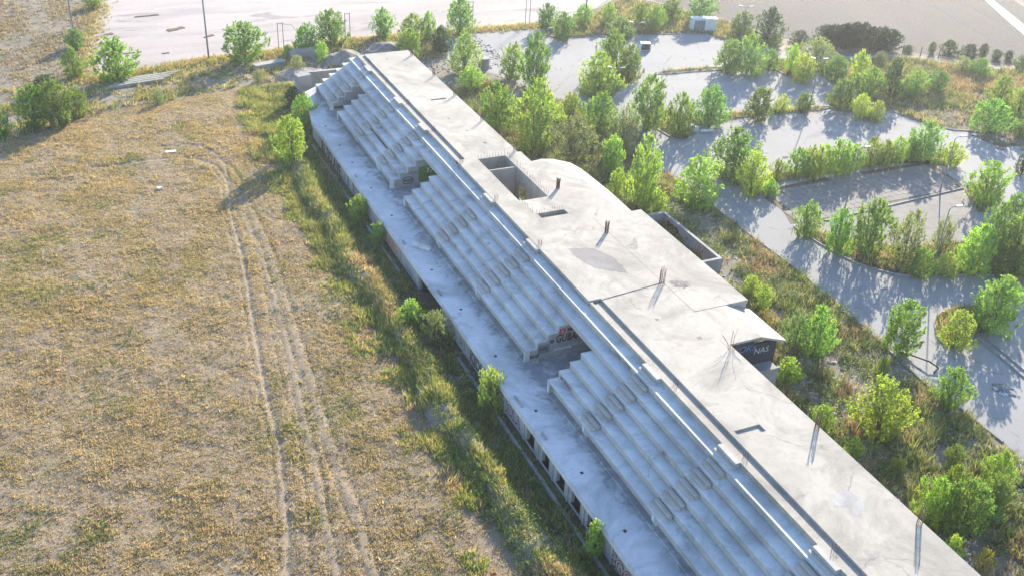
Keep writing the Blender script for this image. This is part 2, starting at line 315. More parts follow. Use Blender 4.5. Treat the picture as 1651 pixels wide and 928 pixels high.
def in_poly(px, py, poly):
    r = np.zeros(len(px), bool); n = len(poly); j = n - 1
    for i in range(n):
        xi, yi = poly[i]; xj, yj = poly[j]
        c = ((yi > py) != (yj > py)) & (px < (xj - xi) * (py - yi) / (yj - yi + 1e-12) + xi)
        r ^= c; j = i
    return r
def vnoise(x, y, scale, seed):
    g = np.random.default_rng(seed).random((128, 128))
    u = np.asarray(x) / scale + 500; v = np.asarray(y) / scale + 500
    i = np.floor(u).astype(int); j = np.floor(v).astype(int); fu = u - i; fv = v - j
    fu = fu * fu * (3 - 2 * fu); fv = fv * fv * (3 - 2 * fv)
    a = g[i % 128, j % 128]; b = g[(i + 1) % 128, j % 128]; c = g[i % 128, (j + 1) % 128]; d = g[(i + 1) % 128, (j + 1) % 128]
    return (a * (1 - fu) + b * fu) * (1 - fv) + (c * (1 - fu) + d * fu) * fv
def dist_poly(x, y, pts):
    best = np.full(np.shape(x), 1e9)
    for (ax, ay), (bx, by) in zip(pts[:-1], pts[1:]):
        dx, dy = bx - ax, by - ay; L = dx * dx + dy * dy + 1e-9
        t = np.clip(((x - ax) * dx + (y - ay) * dy) / L, 0, 1)
        best = np.minimum(best, np.hypot(x - ax - t * dx, y - ay - t * dy))
    return best
def smooth(pts, it=2):
    for _ in range(it):
        q = []
        n = len(pts)
        for i in range(n):
            a, b = pts[i], pts[(i + 1) % n]
            q += [(a[0] * .75 + b[0] * .25, a[1] * .75 + b[1] * .25), (a[0] * .25 + b[0] * .75, a[1] * .25 + b[1] * .75)]
        pts = q
    return pts
# ---------------------------------------------------------------- materials
def new_mat(name):
    m = bpy.data.materials.new(name); m.use_nodes = True; nt = m.node_tree
    return m, nt, nt.nodes['Principled BSDF']
def N(nt, t, **kw):
    n = nt.nodes.new(t)
    for k, v in kw.items():
        if k in ('inp',):
            for a, b in v.items(): n.inputs[a].default_value = b
        else: setattr(n, k, v)
    return n
def ramp(nt, fac, stops):
    r = nt.nodes.new('ShaderNodeValToRGB'); e = r.color_ramp.elements
    while len(e) < len(stops): e.new(0.5)
    for el, (p, c) in zip(e, stops): el.position = p; el.color = (*c, 1) if len(c) == 3 else c
    nt.links.new(fac, r.inputs[0]); return r.outputs[0]
def coords(nt): return N(nt, 'ShaderNodeNewGeometry').outputs['Position']
def noise(nt, vec, scale, detail=5.0, rough=0.55, dist=0.0):
    n = N(nt, 'ShaderNodeTexNoise', inp={'Scale': scale, 'Detail': detail, 'Roughness': rough, 'Distortion': dist})
    nt.links.new(vec, n.inputs['Vector']); return n.outputs['Fac']
def mixc(nt, fac, a, b, blend='MIX'):
    m = N(nt, 'ShaderNodeMix', data_type='RGBA', blend_type=blend)
    for s, v in ((0, fac), (6, a), (7, b)):
        if hasattr(v, 'is_linked') or hasattr(v, 'links'): nt.links.new(v, m.inputs[s])
        elif s == 0: m.inputs[0].default_value = v
        else: m.inputs[s].default_value = (*v, 1)
    return m.outputs[2]
def bump(nt, p, h, strength, dist=0.05):
    b = N(nt, 'ShaderNodeBump', inp={'Strength': strength, 'Distance': dist}); nt.links.new(h, b.inputs['Height']); nt.links.new(b.outputs[0], p.inputs['Normal'])
def cracks(nt, v, c, scale, width, col, amount):
    w_ = noise(nt, v, scale * 5, 5, 0.6); mx = N(nt, 'ShaderNodeMix', data_type='VECTOR', inp={0: 0.06}); nt.links.new(v, mx.inputs[4])
    cb = N(nt, 'ShaderNodeTexNoise', inp={'Scale': scale * 4, 'Detail': 4}); nt.links.new(v, cb.inputs['Vector'])
    ad = N(nt, 'ShaderNodeVectorMath', operation='MULTIPLY_ADD'); nt.links.new(cb.outputs['Color'], ad.inputs[0]); ad.inputs[1].default_value = (0.35 / scale,) * 3; nt.links.new(v, ad.inputs[2])
    vo = N(nt, 'ShaderNodeTexVoronoi', feature='DISTANCE_TO_EDGE', voronoi_dimensions='2D', inp={'Scale': scale}); nt.links.new(ad.outputs[0], vo.inputs['Vector'])
    f = ramp(nt, vo.outputs['Distance'], [(0.0, (1, 1, 1)), (width, (0, 0, 0))])
    gate = ramp(nt, w_, [(0.45, (0, 0, 0)), (0.6, (amount,) * 3)])
    return mixc(nt, mixc(nt, 1.0, f, gate, 'MULTIPLY'), c, col)
def surface(name, cols, s1, s2, fine, rough=0.9, bmp=0.3, dist=0.03, stain=None, stretch=None, grain=0.2, spec=0.25, crack=None):
    """three-colour ground: two blended noises, a fine grain and relief"""
    m, nt, p = new_mat(name); v = coords(nt)
    if stretch:
        mp = N(nt, 'ShaderNodeMapping'); mp.inputs['Scale'].default_value = stretch; nt.links.new(v, mp.inputs[0]); v = mp.outputs[0]
    a = noise(nt, v, s1, 6, 0.6, 0.4); b = noise(nt, v, s2, 5, 0.6)
    c = ramp(nt, a, [(0.36, cols[0]), (0.62, cols[1])])
    f2 = ramp(nt, b, [(0.48, (0, 0, 0)), (0.68, (1, 1, 1))])
    c = mixc(nt, f2, c, cols[2])
    g = noise(nt, v, fine, 4, 0.7)
    g2 = ramp(nt, g, [(0.3, (1 - grain,) * 3), (0.72, (1 + grain,) * 3)])
    c = mixc(nt, 1.0, c, g2, 'MULTIPLY')
    if stain:
        d = noise(nt, v, stain[0], 7, 0.65, 1.2)
        c = mixc(nt, ramp(nt, d, [(stain[1], (0, 0, 0)), (stain[1] + stain[3], (1, 1, 1))]), c, stain[2])
    if crack: c = cracks(nt, v, c, *crack)
    nt.links.new(c, p.inputs['Base Color']); p.inputs['Roughness'].default_value = rough; p.inputs['Specular IOR Level'].default_value = spec
    bump(nt, p, g, bmp, dist)
    return m
def plain(name, col, rough=0.7, metal=0.0, var=0.15, scale=6.0):
    m, nt, p = new_mat(name); g = noise(nt, coords(nt), scale, 5, 0.6)
    c = ramp(nt, g, [(0.3, tuple(q * (1 - var) for q in col)), (0.7, tuple(min(1, q * (1 + var)) for q in col))])
    nt.links.new(c, p.inputs['Base Color']); p.inputs['Roughness'].default_value = rough; p.inputs['Metallic'].default_value = metal
    return m
def leafy(name, use_obj=True, trans=0.45, tr_col=(1.05, 1.15, 0.6)):
    m, nt, p = new_mat(name)
    at = N(nt, 'ShaderNodeAttribute', attribute_name='tint')
    c = at.outputs['Color']
    if use_obj:
        oi = N(nt, 'ShaderNodeObjectInfo'); c = mixc(nt, 1.0, c, oi.outputs['Color'], 'MULTIPLY')
    nt.links.new(c, p.inputs['Base Color']); p.inputs['Roughness'].default_value = 0.6; p.inputs['Specular IOR Level'].default_value = 0.3
    tr = N(nt, 'ShaderNodeBsdfTranslucent'); nt.links.new(mixc(nt, 1.0, c, tr_col, 'MULTIPLY'), tr.inputs[0])
    mx = N(nt, 'ShaderNodeMixShader', inp={0: trans})
    nt.links.new(p.outputs[0], mx.inputs[1]); nt.links.new(tr.outputs[0], mx.inputs[2])
    nt.links.new(mx.outputs[0], nt.nodes['Material Output'].inputs[0])
    return m
def concrete(name, base, var=0.14, stain=(0.28, 0.26, 0.24), stain_at=0.60, streak=False, foot=None, crack=None):
    m, nt, p = new_mat(name); v = coords(nt)
    a = noise(nt, v, 0.22, 6, 0.62, 0.6); b = noise(nt, v, 1.7, 6, 0.65); g = noise(nt, v, 14.0, 4, 0.7)
    lo = tuple(q * (1 - var) for q in base); hi = tuple(q * (1 + var * .7) for q in base)
    c = ramp(nt, a, [(0.32, lo), (0.6, hi)])
    c = mixc(nt, ramp(nt, b, [(0.5, (0, 0, 0)), (0.75, (0.5, 0.5, 0.5))]), c, tuple(q * (1 - var * 1.6) for q in base))
    s0 = noise(nt, v, 0.13, 7, 0.7, 2.2)
    c = mixc(nt, ramp(nt, s0, [(0.47, (0, 0, 0)), (0.64, (0.85,) * 3)]), c, tuple(q * .66 for q in base))
    s = noise(nt, v, 0.31, 8, 0.7, 1.6)
    c = mixc(nt, ramp(nt, s, [(stain_at, (0, 0, 0)), (stain_at + .1, (0.7, 0.7, 0.7))]), c, stain)
    if streak:
        mp = N(nt, 'ShaderNodeMapping'); mp.inputs['Scale'].default_value = (3.0, 3.0, 0.25); nt.links.new(v, mp.inputs[0])
        k = noise(nt, mp.outputs[0], 1.6, 5, 0.7)
        c = mixc(nt, ramp(nt, k, [(0.55, (0, 0, 0)), (0.75, (0.6, 0.6, 0.6))]), c, tuple(q * .5 for q in base))
    if crack: c = cracks(nt, v, c, *crack)
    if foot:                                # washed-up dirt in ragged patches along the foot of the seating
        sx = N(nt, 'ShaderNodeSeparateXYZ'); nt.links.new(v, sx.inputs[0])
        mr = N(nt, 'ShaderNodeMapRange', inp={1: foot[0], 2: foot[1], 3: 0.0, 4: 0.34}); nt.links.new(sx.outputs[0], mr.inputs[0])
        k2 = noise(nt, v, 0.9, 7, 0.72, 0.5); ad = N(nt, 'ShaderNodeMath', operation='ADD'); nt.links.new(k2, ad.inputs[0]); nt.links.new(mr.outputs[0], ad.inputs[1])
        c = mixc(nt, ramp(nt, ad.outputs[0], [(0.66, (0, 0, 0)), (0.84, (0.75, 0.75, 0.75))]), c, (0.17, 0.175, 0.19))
    gg = ramp(nt, g, [(0.3, (0.9,) * 3), (0.7, (1.08,) * 3)])
    c = mixc(nt, 1.0, c, gg, 'MULTIPLY')
    nt.links.new(c, p.inputs['Base Color']); p.inputs['Roughness'].default_value = 0.85; p.inputs['Specular IOR Level'].default_value = 0.3
    bump(nt, p, g, 0.25, 0.01)
    return m
M = {}
M['roof'] = concrete('roof_concrete', (0.375, 0.345, 0.30), 0.17, (0.25, 0.235, 0.215), 0.585, crack=(0.11, 0.010, (0.2, 0.18, 0.16), 0.8))
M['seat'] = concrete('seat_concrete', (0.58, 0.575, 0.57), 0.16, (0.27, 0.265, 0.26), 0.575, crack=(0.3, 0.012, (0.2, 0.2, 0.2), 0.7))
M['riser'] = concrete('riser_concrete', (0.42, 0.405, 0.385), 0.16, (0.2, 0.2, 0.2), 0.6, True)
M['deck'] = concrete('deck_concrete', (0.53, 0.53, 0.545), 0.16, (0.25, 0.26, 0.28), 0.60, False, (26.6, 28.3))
M['wall'] = concrete('wall_concrete', (0.32, 0.315, 0.31), 0.16, (0.2, 0.2, 0.2), 0.6, True)
M['old'] = concrete('weathered_concrete', (0.33, 0.32, 0.30), 0.2, (0.2, 0.19, 0.17), 0.55)
M['dark'] = plain('recess_shade', (0.03, 0.03, 0.035), 0.9)  # near-black puts the shade of passage, rooms, slot, pit, well into the colour
M['patch'] = concrete('screed_patch', (0.235, 0.222, 0.21), 0.18, (0.18, 0.17, 0.16), 0.55)
M['rebar'] = plain('rusty_steel', (0.16, 0.10, 0.075), 0.8, 0.2, 0.3, 30)
M['steel'] = plain('galvanised_steel', (0.20, 0.21, 0.215), 0.6, 0.0, 0.1)
M['black'] = plain('black_paint', (0.012, 0.012, 0.016), 0.7)
M['purple'] = plain('purple_spray', (0.10, 0.055, 0.15), 0.7)
M['maroon'] = plain('maroon_spray', (0.10, 0.02, 0.025), 0.7)
M['redp'] = plain('red_spray', (0.42, 0.03, 0.06), 0.7)
M['orange'] = plain('orange_spray', (0.45, 0.13, 0.05), 0.7)
M['green'] = plain('green_spray', (0.07, 0.17, 0.025), 0.8, 0, 0.35, 3)
M['whitep'] = plain('white_spray', (0.7, 0.7, 0.7), 0.7)
M['bluep'] = plain('blue_spray', (0.12, 0.25, 0.45), 0.7)
M['greyp'] = plain('grey_spray', (0.13, 0.13, 0.15), 0.7, 0, 0.5, 9)
M['pink'] = plain('pale_pink_spray', (0.40, 0.30, 0.30), 0.7, 0, 0.3, 4)
M['ground'] = surface('wild_ground', ((0.185, 0.155, 0.12), (0.25, 0.215, 0.17), (0.14, 0.135, 0.08)), 0.11, 0.5, 7, bmp=0.6, dist=0.08, grain=0.3)
M['gravel'] = surface('pale_gravel', ((0.34, 0.295, 0.272), (0.43, 0.375, 0.345), (0.31, 0.28, 0.262)), 0.05, 0.16, 5, bmp=0.3, stretch=(0.25, 1.0, 1.0), grain=0.12, stain=(0.22, 0.55, (0.25, 0.225, 0.215), 0.09), crack=(0.045, 0.006, (0.25, 0.23, 0.22), 0.9))
M['lot'] = surface('bleached_asphalt', ((0.255, 0.253, 0.253), (0.31, 0.306, 0.30), (0.28, 0.276, 0.268)), 0.05, 0.3, 9, crack=(0.16, 0.022, (0.12, 0.115, 0.10), 0.85), bmp=0.25, dist=0.01, stain=(0.12, 0.60, (0.20, 0.20, 0.205), 0.16), grain=0.1)
M['plough'] = surface('ploughed_soil', ((0.050, 0.044, 0.044), (0.072, 0.063, 0.062), (0.060, 0.054, 0.054)), 0.02, 0.5, 3, bmp=0.7, dist=0.15, stretch=(1, .5, 1), grain=0.16)
M['track'] = surface('dusty_track', ((0.30, 0.26, 0.22), (0.37, 0.33, 0.28), (0.26, 0.22, 0.17)), 0.2, 0.7, 8, grain=0.15)
M['road'] = surface('bleached_road', ((0.40, 0.40, 0.39), (0.46, 0.46, 0.44), (0.42, 0.42, 0.4)), 0.2, 0.6, 8, rough=0.5, grain=0.06)
M['soil'] = surface('island_soil', ((0.12, 0.095, 0.065), (0.17, 0.13, 0.09), (0.09, 0.085, 0.045)), 0.4, 1.2, 9, bmp=0.7, dist=0.06, grain=0.3)
M['rubble'] = surface('rubble', ((0.24, 0.215, 0.19), (0.33, 0.30, 0.27), (0.17, 0.15, 0.12)), 0.6, 1.6, 8, bmp=1.0, dist=0.12, grain=0.35)
M['kerb'] = concrete('kerb_concrete', (0.29, 0.285, 0.275), 0.2, (0.17, 0.16, 0.15), 0.55)
M['paver'] = surface('grey_paver', ((0.215, 0.198, 0.182), (0.26, 0.243, 0.222), (0.195, 0.18, 0.165)), 0.3, 1.1, 9, grain=0.15)
M['bark'] = plain('bark', (0.10, 0.08, 0.06), 0.9, 0, 0.3, 12)
M['leaf'] = leafy('tree_leaves', True, 0.55)
M['grass'] = leafy('grass_blades', False, 0.40, (1.15, 1.08, 0.75))
M['white'] = plain('white_painted_metal', (0.62, 0.64, 0.64), 0.5, 0, 0.08)
M['screen'] = plain('black_glass', (0.012, 0.012, 0.014), 0.15, 0, 0.1)
M['plastic'] = plain('faded_plastic', (0.33, 0.36, 0.4), 0.5, 0, 0.5, 5)
# ================================================================ SETTING
def sheet(name, poly, z, mat, label=None, cat=None):
    bm = bmesh.new(); vs = [bm.verts.new((x, y, z)) for x, y in poly]
    f = bm.faces.new(vs); 
    if f.normal.z < 0 or sum(poly[i][0] * poly[i - 1][1] - poly[i - 1][0] * poly[i][1] for i in range(len(poly))) > 0: f.normal_flip()
    bmesh.ops.triangulate(bm, faces=bm.faces[:])
    me = bpy.data.meshes.new(name); bm.to_mesh(me); bm.free(); me.materials.append(mat)
    return obj(name, me, kind='structure', label=label, cat=cat)
sheet('ground', [(-700, -300), (900, -300), (900, 1200), (-700, 1200)], 0.0, M['ground'], 'dry weedy earth around the grandstand', 'ground')
sheet('gravel_lot', GRAVEL, 0.008, M['gravel'], 'wide pale gravel lot beyond the far end of the grandstand', 'gravel')
sheet('car_park', CARPARK, 0.012, M['lot'], 'bleached asphalt car park right of the grandstand', 'car park')
sheet('ploughed_field', PLOUGH, 0.006, M['plough'], 'grey-brown ploughed field behind the car park', 'field')
sheet('dirt_track', TRACK, 0.018, M['track'], 'pale dirt track between the grove and the wild patch', 'track')
sheet('road', ROAD, 0.022, M['road'], 'bright pale road at the top right corner', 'road')
sheet('paved_bay_bed', BAY, 0.02, M['soil'])
sheet('asphalt_bay', BAY2, 0.024, M['paver'])
# dry field with ruts, left of the grandstand
def build_field():
    nx, ny = 260, 400
    xs = np.linspace(-24, 21.4, nx); ft = np.array(FIELDTOP)
    top = np.interp(xs, ft[:, 0], ft[:, 1])
    T_, X_ = np.meshgrid(np.linspace(0, 1, ny), xs, indexing='ij')
    Y_ = 20 + T_ * (top[None, :] - 20)
    d = np.full(X_.shape, 9.0)
    for tr, offs in ((TRACKS1, (-.55, 1.35)), (TRACKS2, (-.45, .5)), (TRACKS3, (-.3, .35)), (RUTC, (0,))):
        for o in offs: d = np.minimum(d, dist_poly(X_ - o, Y_, tr))
    rut = np.exp(-(d / 0.17) ** 2) * (0.5 + 0.45 * vnoise(X_, Y_, 3.0, 5))
    d2 = dist_poly(X_, Y_, TRACKS1); rut = np.maximum(rut, np.exp(-(d2 / 0.2) ** 2))
    z = 0.03 + 0.16 * vnoise(X_, Y_, 2.6, 1) + 0.09 * vnoise(X_, Y_, 0.7, 2) + 0.05 * vnoise(X_, Y_, 0.35, 3) - 0.13 * rut
    edge = np.clip((21.4 - X_) / 3.0, 0, 1) * np.clip((1 - T_) * 20, 0, 1)
    z = np.maximum(z * edge, 0.0) + 0.01
    global FIELD_Z
    FIELD_Z = (xs, top, z)
    idx = np.arange(nx * ny).reshape(ny, nx)
    q = np.stack([idx[:-1, :-1], idx[:-1, 1:], idx[1:, 1:], idx[1:, :-1]], -1).reshape(-1, 4)
    v = np.stack([X_, Y_, z], -1).reshape(-1, 3)
    m, nt, p = new_mat('dry_field'); pos = coords(nt)
    mp = N(nt, 'ShaderNodeMapping'); mp.inputs['Scale'].default_value = (0.55, 1.0, 1.0); nt.links.new(pos, mp.inputs[0])
    a = noise(nt, mp.outputs[0], 0.35, 7, 0.68, 0.5); b = noise(nt, mp.outputs[0], 1.4, 6, 0.7); g = noise(nt, pos, 9, 5, 0.75)
    c = ramp(nt, a, [(0.3, (0.215, 0.172, 0.13)), (0.5, (0.29, 0.23, 0.16)), (0.7, (0.35, 0.285, 0.185))])
    c = mixc(nt, ramp(nt, b, [(0.42, (0, 0, 0)), (0.7, (0.85,) * 3)]), c, (0.23, 0.188, 0.148))
    e = noise(nt, pos, 0.16, 6, 0.65)
    c = mixc(nt, ramp(nt, e, [(0.52, (0, 0, 0)), (0.72, (0.6,) * 3)]), c, (0.19, 0.175, 0.09))
    at = N(nt, 'ShaderNodeAttribute', attribute_name='rut')
    c = mixc(nt, at.outputs['Fac'], c, (0.34, 0.28, 0.21))
    c = mixc(nt, 1.0, c, ramp(nt, g, [(0.3, (0.62,) * 3), (0.7, (1.3,) * 3)]), 'MULTIPLY')
    nt.links.new(c, p.inputs['Base Color']); p.inputs['Roughness'].default_value = 0.95; p.inputs['Specular IOR Level'].default_value = 0.15
    bump(nt, p, g, 0.9, 0.09)
    me = fast_mesh('field', v, q, [m], k=4)
    at2 = me.attributes.new('rut', 'FLOAT', 'POINT'); at2.data.foreach_set('value', (rut * 0.85).astype(np.float32).ravel())
    me.polygons.foreach_set('use_smooth', np.ones(len(q), bool))
    obj('dry_field', me, kind='structure', label='dry rutted field left of the grandstand', cat='field')
    return rut
build_field()
def field_z(x, y):
    xs, top, z = FIELD_Z; i = np.clip((x - xs[0]) / (xs[1] - xs[0]), 0, len(xs) - 1.01); tp = np.interp(x, xs, top); j = np.clip((y - 20) / (tp - 20), 0, 1) * (z.shape[0] - 1.01)
    i0, j0 = i.astype(int), j.astype(int); fi, fj = i - i0, j - j0
    return (z[j0, i0] * (1 - fi) + z[j0, i0 + 1] * fi) * (1 - fj) + (z[j0 + 1, i0] * (1 - fi) + z[j0 + 1, i0 + 1] * fi) * fj - .01
def berm(x, y):
    c = 22.0 + .25 * np.sin(y * .21) + .2 * np.sin(y * .53 + 1); wdt = 1.15 + .3 * np.sin(y * .33 + 2)
    return np.clip(1 - (np.abs(x - c) / wdt) ** 2, 0, 1) * (.85 + .4 * (vnoise(x, y, 2.3, 91) - .5)) * np.clip((112 - y) / 8, 0, 1)
def build_berm():
    xs = np.linspace(19.8, 24.2, 28); ys = np.linspace(20, 112, 420); Y_, X_ = np.meshgrid(ys, xs, indexing='ij')
    z = berm(X_, Y_) + .08 * vnoise(X_, Y_, .5, 92) * (berm(X_, Y_) > .02) + .003 - .05 * ((X_ < 19.9) | (X_ > 24.1))
    idx = np.arange(z.size).reshape(z.shape); q = np.stack([idx[:-1, :-1], idx[:-1, 1:], idx[1:, 1:], idx[1:, :-1]], -1).reshape(-1, 4)
    obj('verge_bank', fast_mesh('verge_bank', np.stack([X_, Y_, z], -1).reshape(-1, 3), q, [M['ground']], k=4), kind='structure', label='low earth bank between the dry field and the deck wall', cat='bank')
build_berm()
# kerbed islands
def island(poly, label, h=0.13, wk=0.16, it=2, soil=True):
    p = smooth(poly, it)
    a = sum(p[i][0] * p[(i + 1) % len(p)][1] - p[(i + 1) % len(p)][0] * p[i][1] for i in range(len(p)))
    if a < 0: p = p[::-1]
    n = len(p); inner = []
    for i in range(n):
        ax, ay = p[i - 1]; bx, by = p[i]; cx, cy = p[(i + 1) % n]
        d = Vector((cx - ax, cy - ay)).normalized(); inner.append((bx - d.y * wk, by + d.x * wk))
    bm = bmesh.new(); vs = [bm.verts.new((x, y, 0.085)) for x, y in inner]
    bm.faces.new(vs); bmesh.ops.triangulate(bm, faces=bm.faces[:]); me = bpy.data.meshes.new('kerbed_island'); bm.to_mesh(me); bm.free(); me.materials.append(M['soil'])
    o = obj('kerbed_island', me, kind='structure', label=label, cat='island')
    v = [(x, y, 0.0) for x, y in p] + [(x, y, h) for x, y in p] + [(x, y, h) for x, y in inner] + [(x, y, 0.05) for x, y in inner]
    f = []
    for i in range(n):
        j = (i + 1) % n
        f += [(i, j, n + j, n + i), (n + i, n + j, 2 * n + j, 2 * n + i), (2 * n + i, 2 * n + j, 3 * n + j, 3 * n + i)]
    obj('kerb', mesh('kerb', v, f, [M['kerb']]), o)
    return o
ISL = [(ISL_LONG, 'long kerbed island in the middle of the car park'), (ISL_MEDIAN, 'kerbed corner island right of the far double lamp'), (ISL_UP, 'thin straight kerbed median below the dumped screen'),
       (ISL_UPR, 'kerbed corner island at the upper right of the car park'), (ISL_SCREEN, 'kerbed island with three trees left of the thin median'), (ISL_CORNER, 'kerbed back verge behind the car park'),
       (ISL_SMALL, 'small kerbed island before the hedge row'), (ISL_HEDGE, 'straight kerbed island carrying the hedge row'), (ISL_LOWER, 'wide kerbed island below the paved bay'),
       (ISL_NOSE, 'rounded nose island right of the paved bay'), (ISL_TEAR, 'near teardrop island on the right'), (WILD, 'kerbed wild patch right of the car park')]
for pl, lb in ISL: island(pl, lb, it=1 if pl in (ISL_UP, ISL_HEDGE, WILD) else 2)
# paving slabs of the bay, each laid on its own
def paving():
    root = obj('paved_bay', None, kind='structure', label='bay paved with square grey slabs in front of the hedge row', cat='paving')
    me = MB().box(-.43, .43, -.43, .43, 0, 0.03).me('paving_slab', M['paver'])
    xs = np.arange(64.5, 91, 0.9); ys = np.arange(70, 79.3, 0.9)
    k = 0
    for x in xs:
        for y in ys:
            pts = np.array([[x - .4, y - .4], [x + .4, y - .4], [x - .4, y + .4], [x + .4, y + .4]])
            if in_poly(pts[:, 0], pts[:, 1], BAY).all() and k < 300:
                o = obj('paving_slab', me, root, loc=(x, y, 0.02 + random.uniform(-.006, .008)), rz=random.uniform(-.012, .012)); k += 1
paving()
mb = MB(); a, b = (68.6, 70.0), (88.7, 71.25)
for i in range(10):
    t0, t1 = i / 10, (i + 1) / 10 - 0.004
    p0 = Vector((a[0] + (b[0] - a[0]) * t0, a[1] + (b[1] - a[1]) * t0)); p1 = Vector((a[0] + (b[0] - a[0]) * t1, a[1] + (b[1] - a[1]) * t1))
    d = (p1 - p0).normalized(); n_ = Vector((-d.y, d.x)) * .1
    mb.prism([tuple(p0 - n_), tuple(p1 - n_), tuple(p1 + n_), tuple(p0 + n_)], 0.02, 0.15)
obj('bay_kerb', mb.me('bay_kerb', M['kerb']), kind='structure', label='low straight kerb between the paved bay and the asphalt', cat='kerb')
mb = MB()
for s in (-.35, .35):
    mb.tube([(67.3 + s, 48.2, .06), (66.3 + s, 41.0, .06), (65.2 + s, 33, .06)], [.11, .11, .11], 4)
obj('drain_channel_kerb', mb.me('drain_channel_kerb', M['kerb']), kind='structure', label='double kerb of the drain channel at the right edge', cat='kerb')
mb = MB()
e = [(x - .08, y) for x, y in CARPARK[1:12]]
for (ax, ay), (bx, by) in zip(e[:-1], e[1:]):
    d = Vector((bx - ax, by - ay)).normalized(); n_ = Vector((-d.y, d.x)) * .09
    mb.prism([(ax - n_.x, ay - n_.y), (bx - n_.x, by - n_.y), (bx + n_.x, by + n_.y), (ax + n_.x, ay + n_.y)], 0, .12)
obj('car_park_kerb', mb.me('car_park_kerb', M['kerb']), kind='structure', label='straight kerb along the car park side facing the grandstand', cat='kerb')

M['block'] = concrete('stair_block_concrete', (0.42, 0.395, 0.365), 0.14, (0.3, 0.29, 0.27), 0.6)
# ================================================================ GRANDSTAND
ZR = 6.72; ZD = 2.45
RX = [28.1 + .83 * k for k in range(6)]; RZ = [3.55 + .55 * k for k in range(6)]
Y0, Y1 = 13.0, 113.6
SECT = [(Y0, 51.36), (55.1, 82.2), (86.06, 104.6), (107.4, Y1)]
BAYS = [19.0, 27.9, 36.9, 45.9, 55.0, 63.8, 72.7, 81.2, 89.4, 97.0, 104.0, 110.8]
GS = obj('grandstand', None, label='abandoned bare concrete grandstand with stepped seating rows and flat roof', cat='grandstand')
def pierced(us, vs, holes, fn, t0, t1):
    """slab in u-v with rectangular holes; fn maps (u, v, t) to a point"""
    U = sorted(set(list(us) + [h[0] for h in holes] + [h[1] for h in holes])); V = sorted(set(list(vs) + [h[2] for h in holes] + [h[3] for h in holes]))
    U = [u for u in U if us[0] <= u <= us[1]]; V = [v for v in V if vs[0] <= v <= vs[1]]
    solid = lambda i, j: 0 <= i < len(U) - 1 and 0 <= j < len(V) - 1 and not any(h[0] < (U[i] + U[i + 1]) / 2 < h[1] and h[2] < (V[j] + V[j + 1]) / 2 < h[3] for h in holes)
    mb = MB()
    for i in range(len(U) - 1):
        for j in range(len(V) - 1):
            if not solid(i, j): continue
            a, b, c, d = (U[i], V[j]), (U[i + 1], V[j]), (U[i + 1], V[j + 1]), (U[i], V[j + 1])
            mb.add([fn(*q, t1) for q in (a, b, c, d)], [(0, 1, 2, 3)]); mb.add([fn(*q, t0) for q in (d, c, b, a)], [(0, 1, 2, 3)])
            for (p, q), nb in (((a, b), (i, j - 1)), ((b, c), (i + 1, j)), ((c, d), (i, j + 1)), ((d, a), (i - 1, j))):
                if not solid(*nb): mb.add([fn(*p, t0), fn(*q, t0), fn(*q, t1), fn(*p, t1)], [(0, 1, 2, 3)])
    return mb
flat = lambda u, v, t: (u, v, t)
# deck slab and front wall
dk = MB().prism([(25.42, Y0), (39.3, Y0), (39.3, 113.4), (33.4, 114.6), (29.3, 116.3), (27.0, 114.3), (25.42, 105.5)], 2.17, ZD)
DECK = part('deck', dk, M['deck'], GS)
wins = [(47.75, 48.9), (45.45, 46.5), (43.2, 44.35), (41.0, 42.2), (38.85, 40.0)]
tall = [(91.4, 92.1), (89.4, 90.2), (87.6, 88.3), (85.5, 86.2), (101.0, 101.7)]
holes = [(a, b, .8, 1.95) for a, b in wins] + [(a, b, .62, 1.95) for a, b in tall] + [(65.1, 70.6, -1, 2.3)]
FW = part('front_wall', pierced((Y0, 105.4), (0.5, 2.165), holes, lambda u, v, t: (t, u, v), 25.5, 25.76), M['wall'], GS)
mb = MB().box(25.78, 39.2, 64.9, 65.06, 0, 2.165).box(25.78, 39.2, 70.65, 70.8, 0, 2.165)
part('passage_wall', mb, M['dark'], GS); part('passage_back_wall', MB().box(36, 36.2, 65.07, 70.64, 0, 2.165), M['dark'], GS); part('passage_floor', MB().box(25.3, 35.9, 65.1, 70.6, 0, .02), M['soil'], GS)  # darker soil tone on the floor paints in the passage's shade
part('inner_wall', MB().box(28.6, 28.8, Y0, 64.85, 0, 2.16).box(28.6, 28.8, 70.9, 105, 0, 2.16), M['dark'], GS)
for a, b in wins:
    part('window_sill', MB().box(25.44, 25.78, a - .05, b + .05, .72, .8), M['wall'], FW)
for y in [34.2, 36.9, 38.4, 40.5, 42.7, 44.9, 47.1, 49.4, 52.5, 56.5, 60.5, 62.6, 64.9, 70.8, 75.5, 80, 84.5, 87, 88.85, 90.8, 93, 96, 99.5, 102.5]:
    part('pilaster', MB().box(25.44, 25.62, y - .09, y + .09, .48, 2.16), M['wall'], FW)
for a, b in ((33.0, 60.5), (74.5, 104.0)):
    n = int((b - a) / 3)
    for i in range(n):
        part('plinth_kerb', MB().box(24.86, 25.1, a + (b - a) * i / n, a + (b - a) * (i + 1) / n - .03, 0, .3 + random.uniform(-.04, .03)), M['wall'], GS)
part('foot_wall', MB().box(25.95, 26.1, Y0, 64.85, 0, 2.1).box(25.95, 26.1, 70.85, 105.4, 0, 2.1), plain('wall_foot_shade', (0.05, 0.05, 0.06), .9, 0, .5, 2), GS)  # shade of the recess below the front wall put into a mottled near-black
part('deck_edge_strip', MB().box(25.36, 25.52, Y0, 64.6, 2.05, 2.40).box(25.36, 25.52, 64.75, 105.3, 2.05, 2.41), M['deck'], GS)
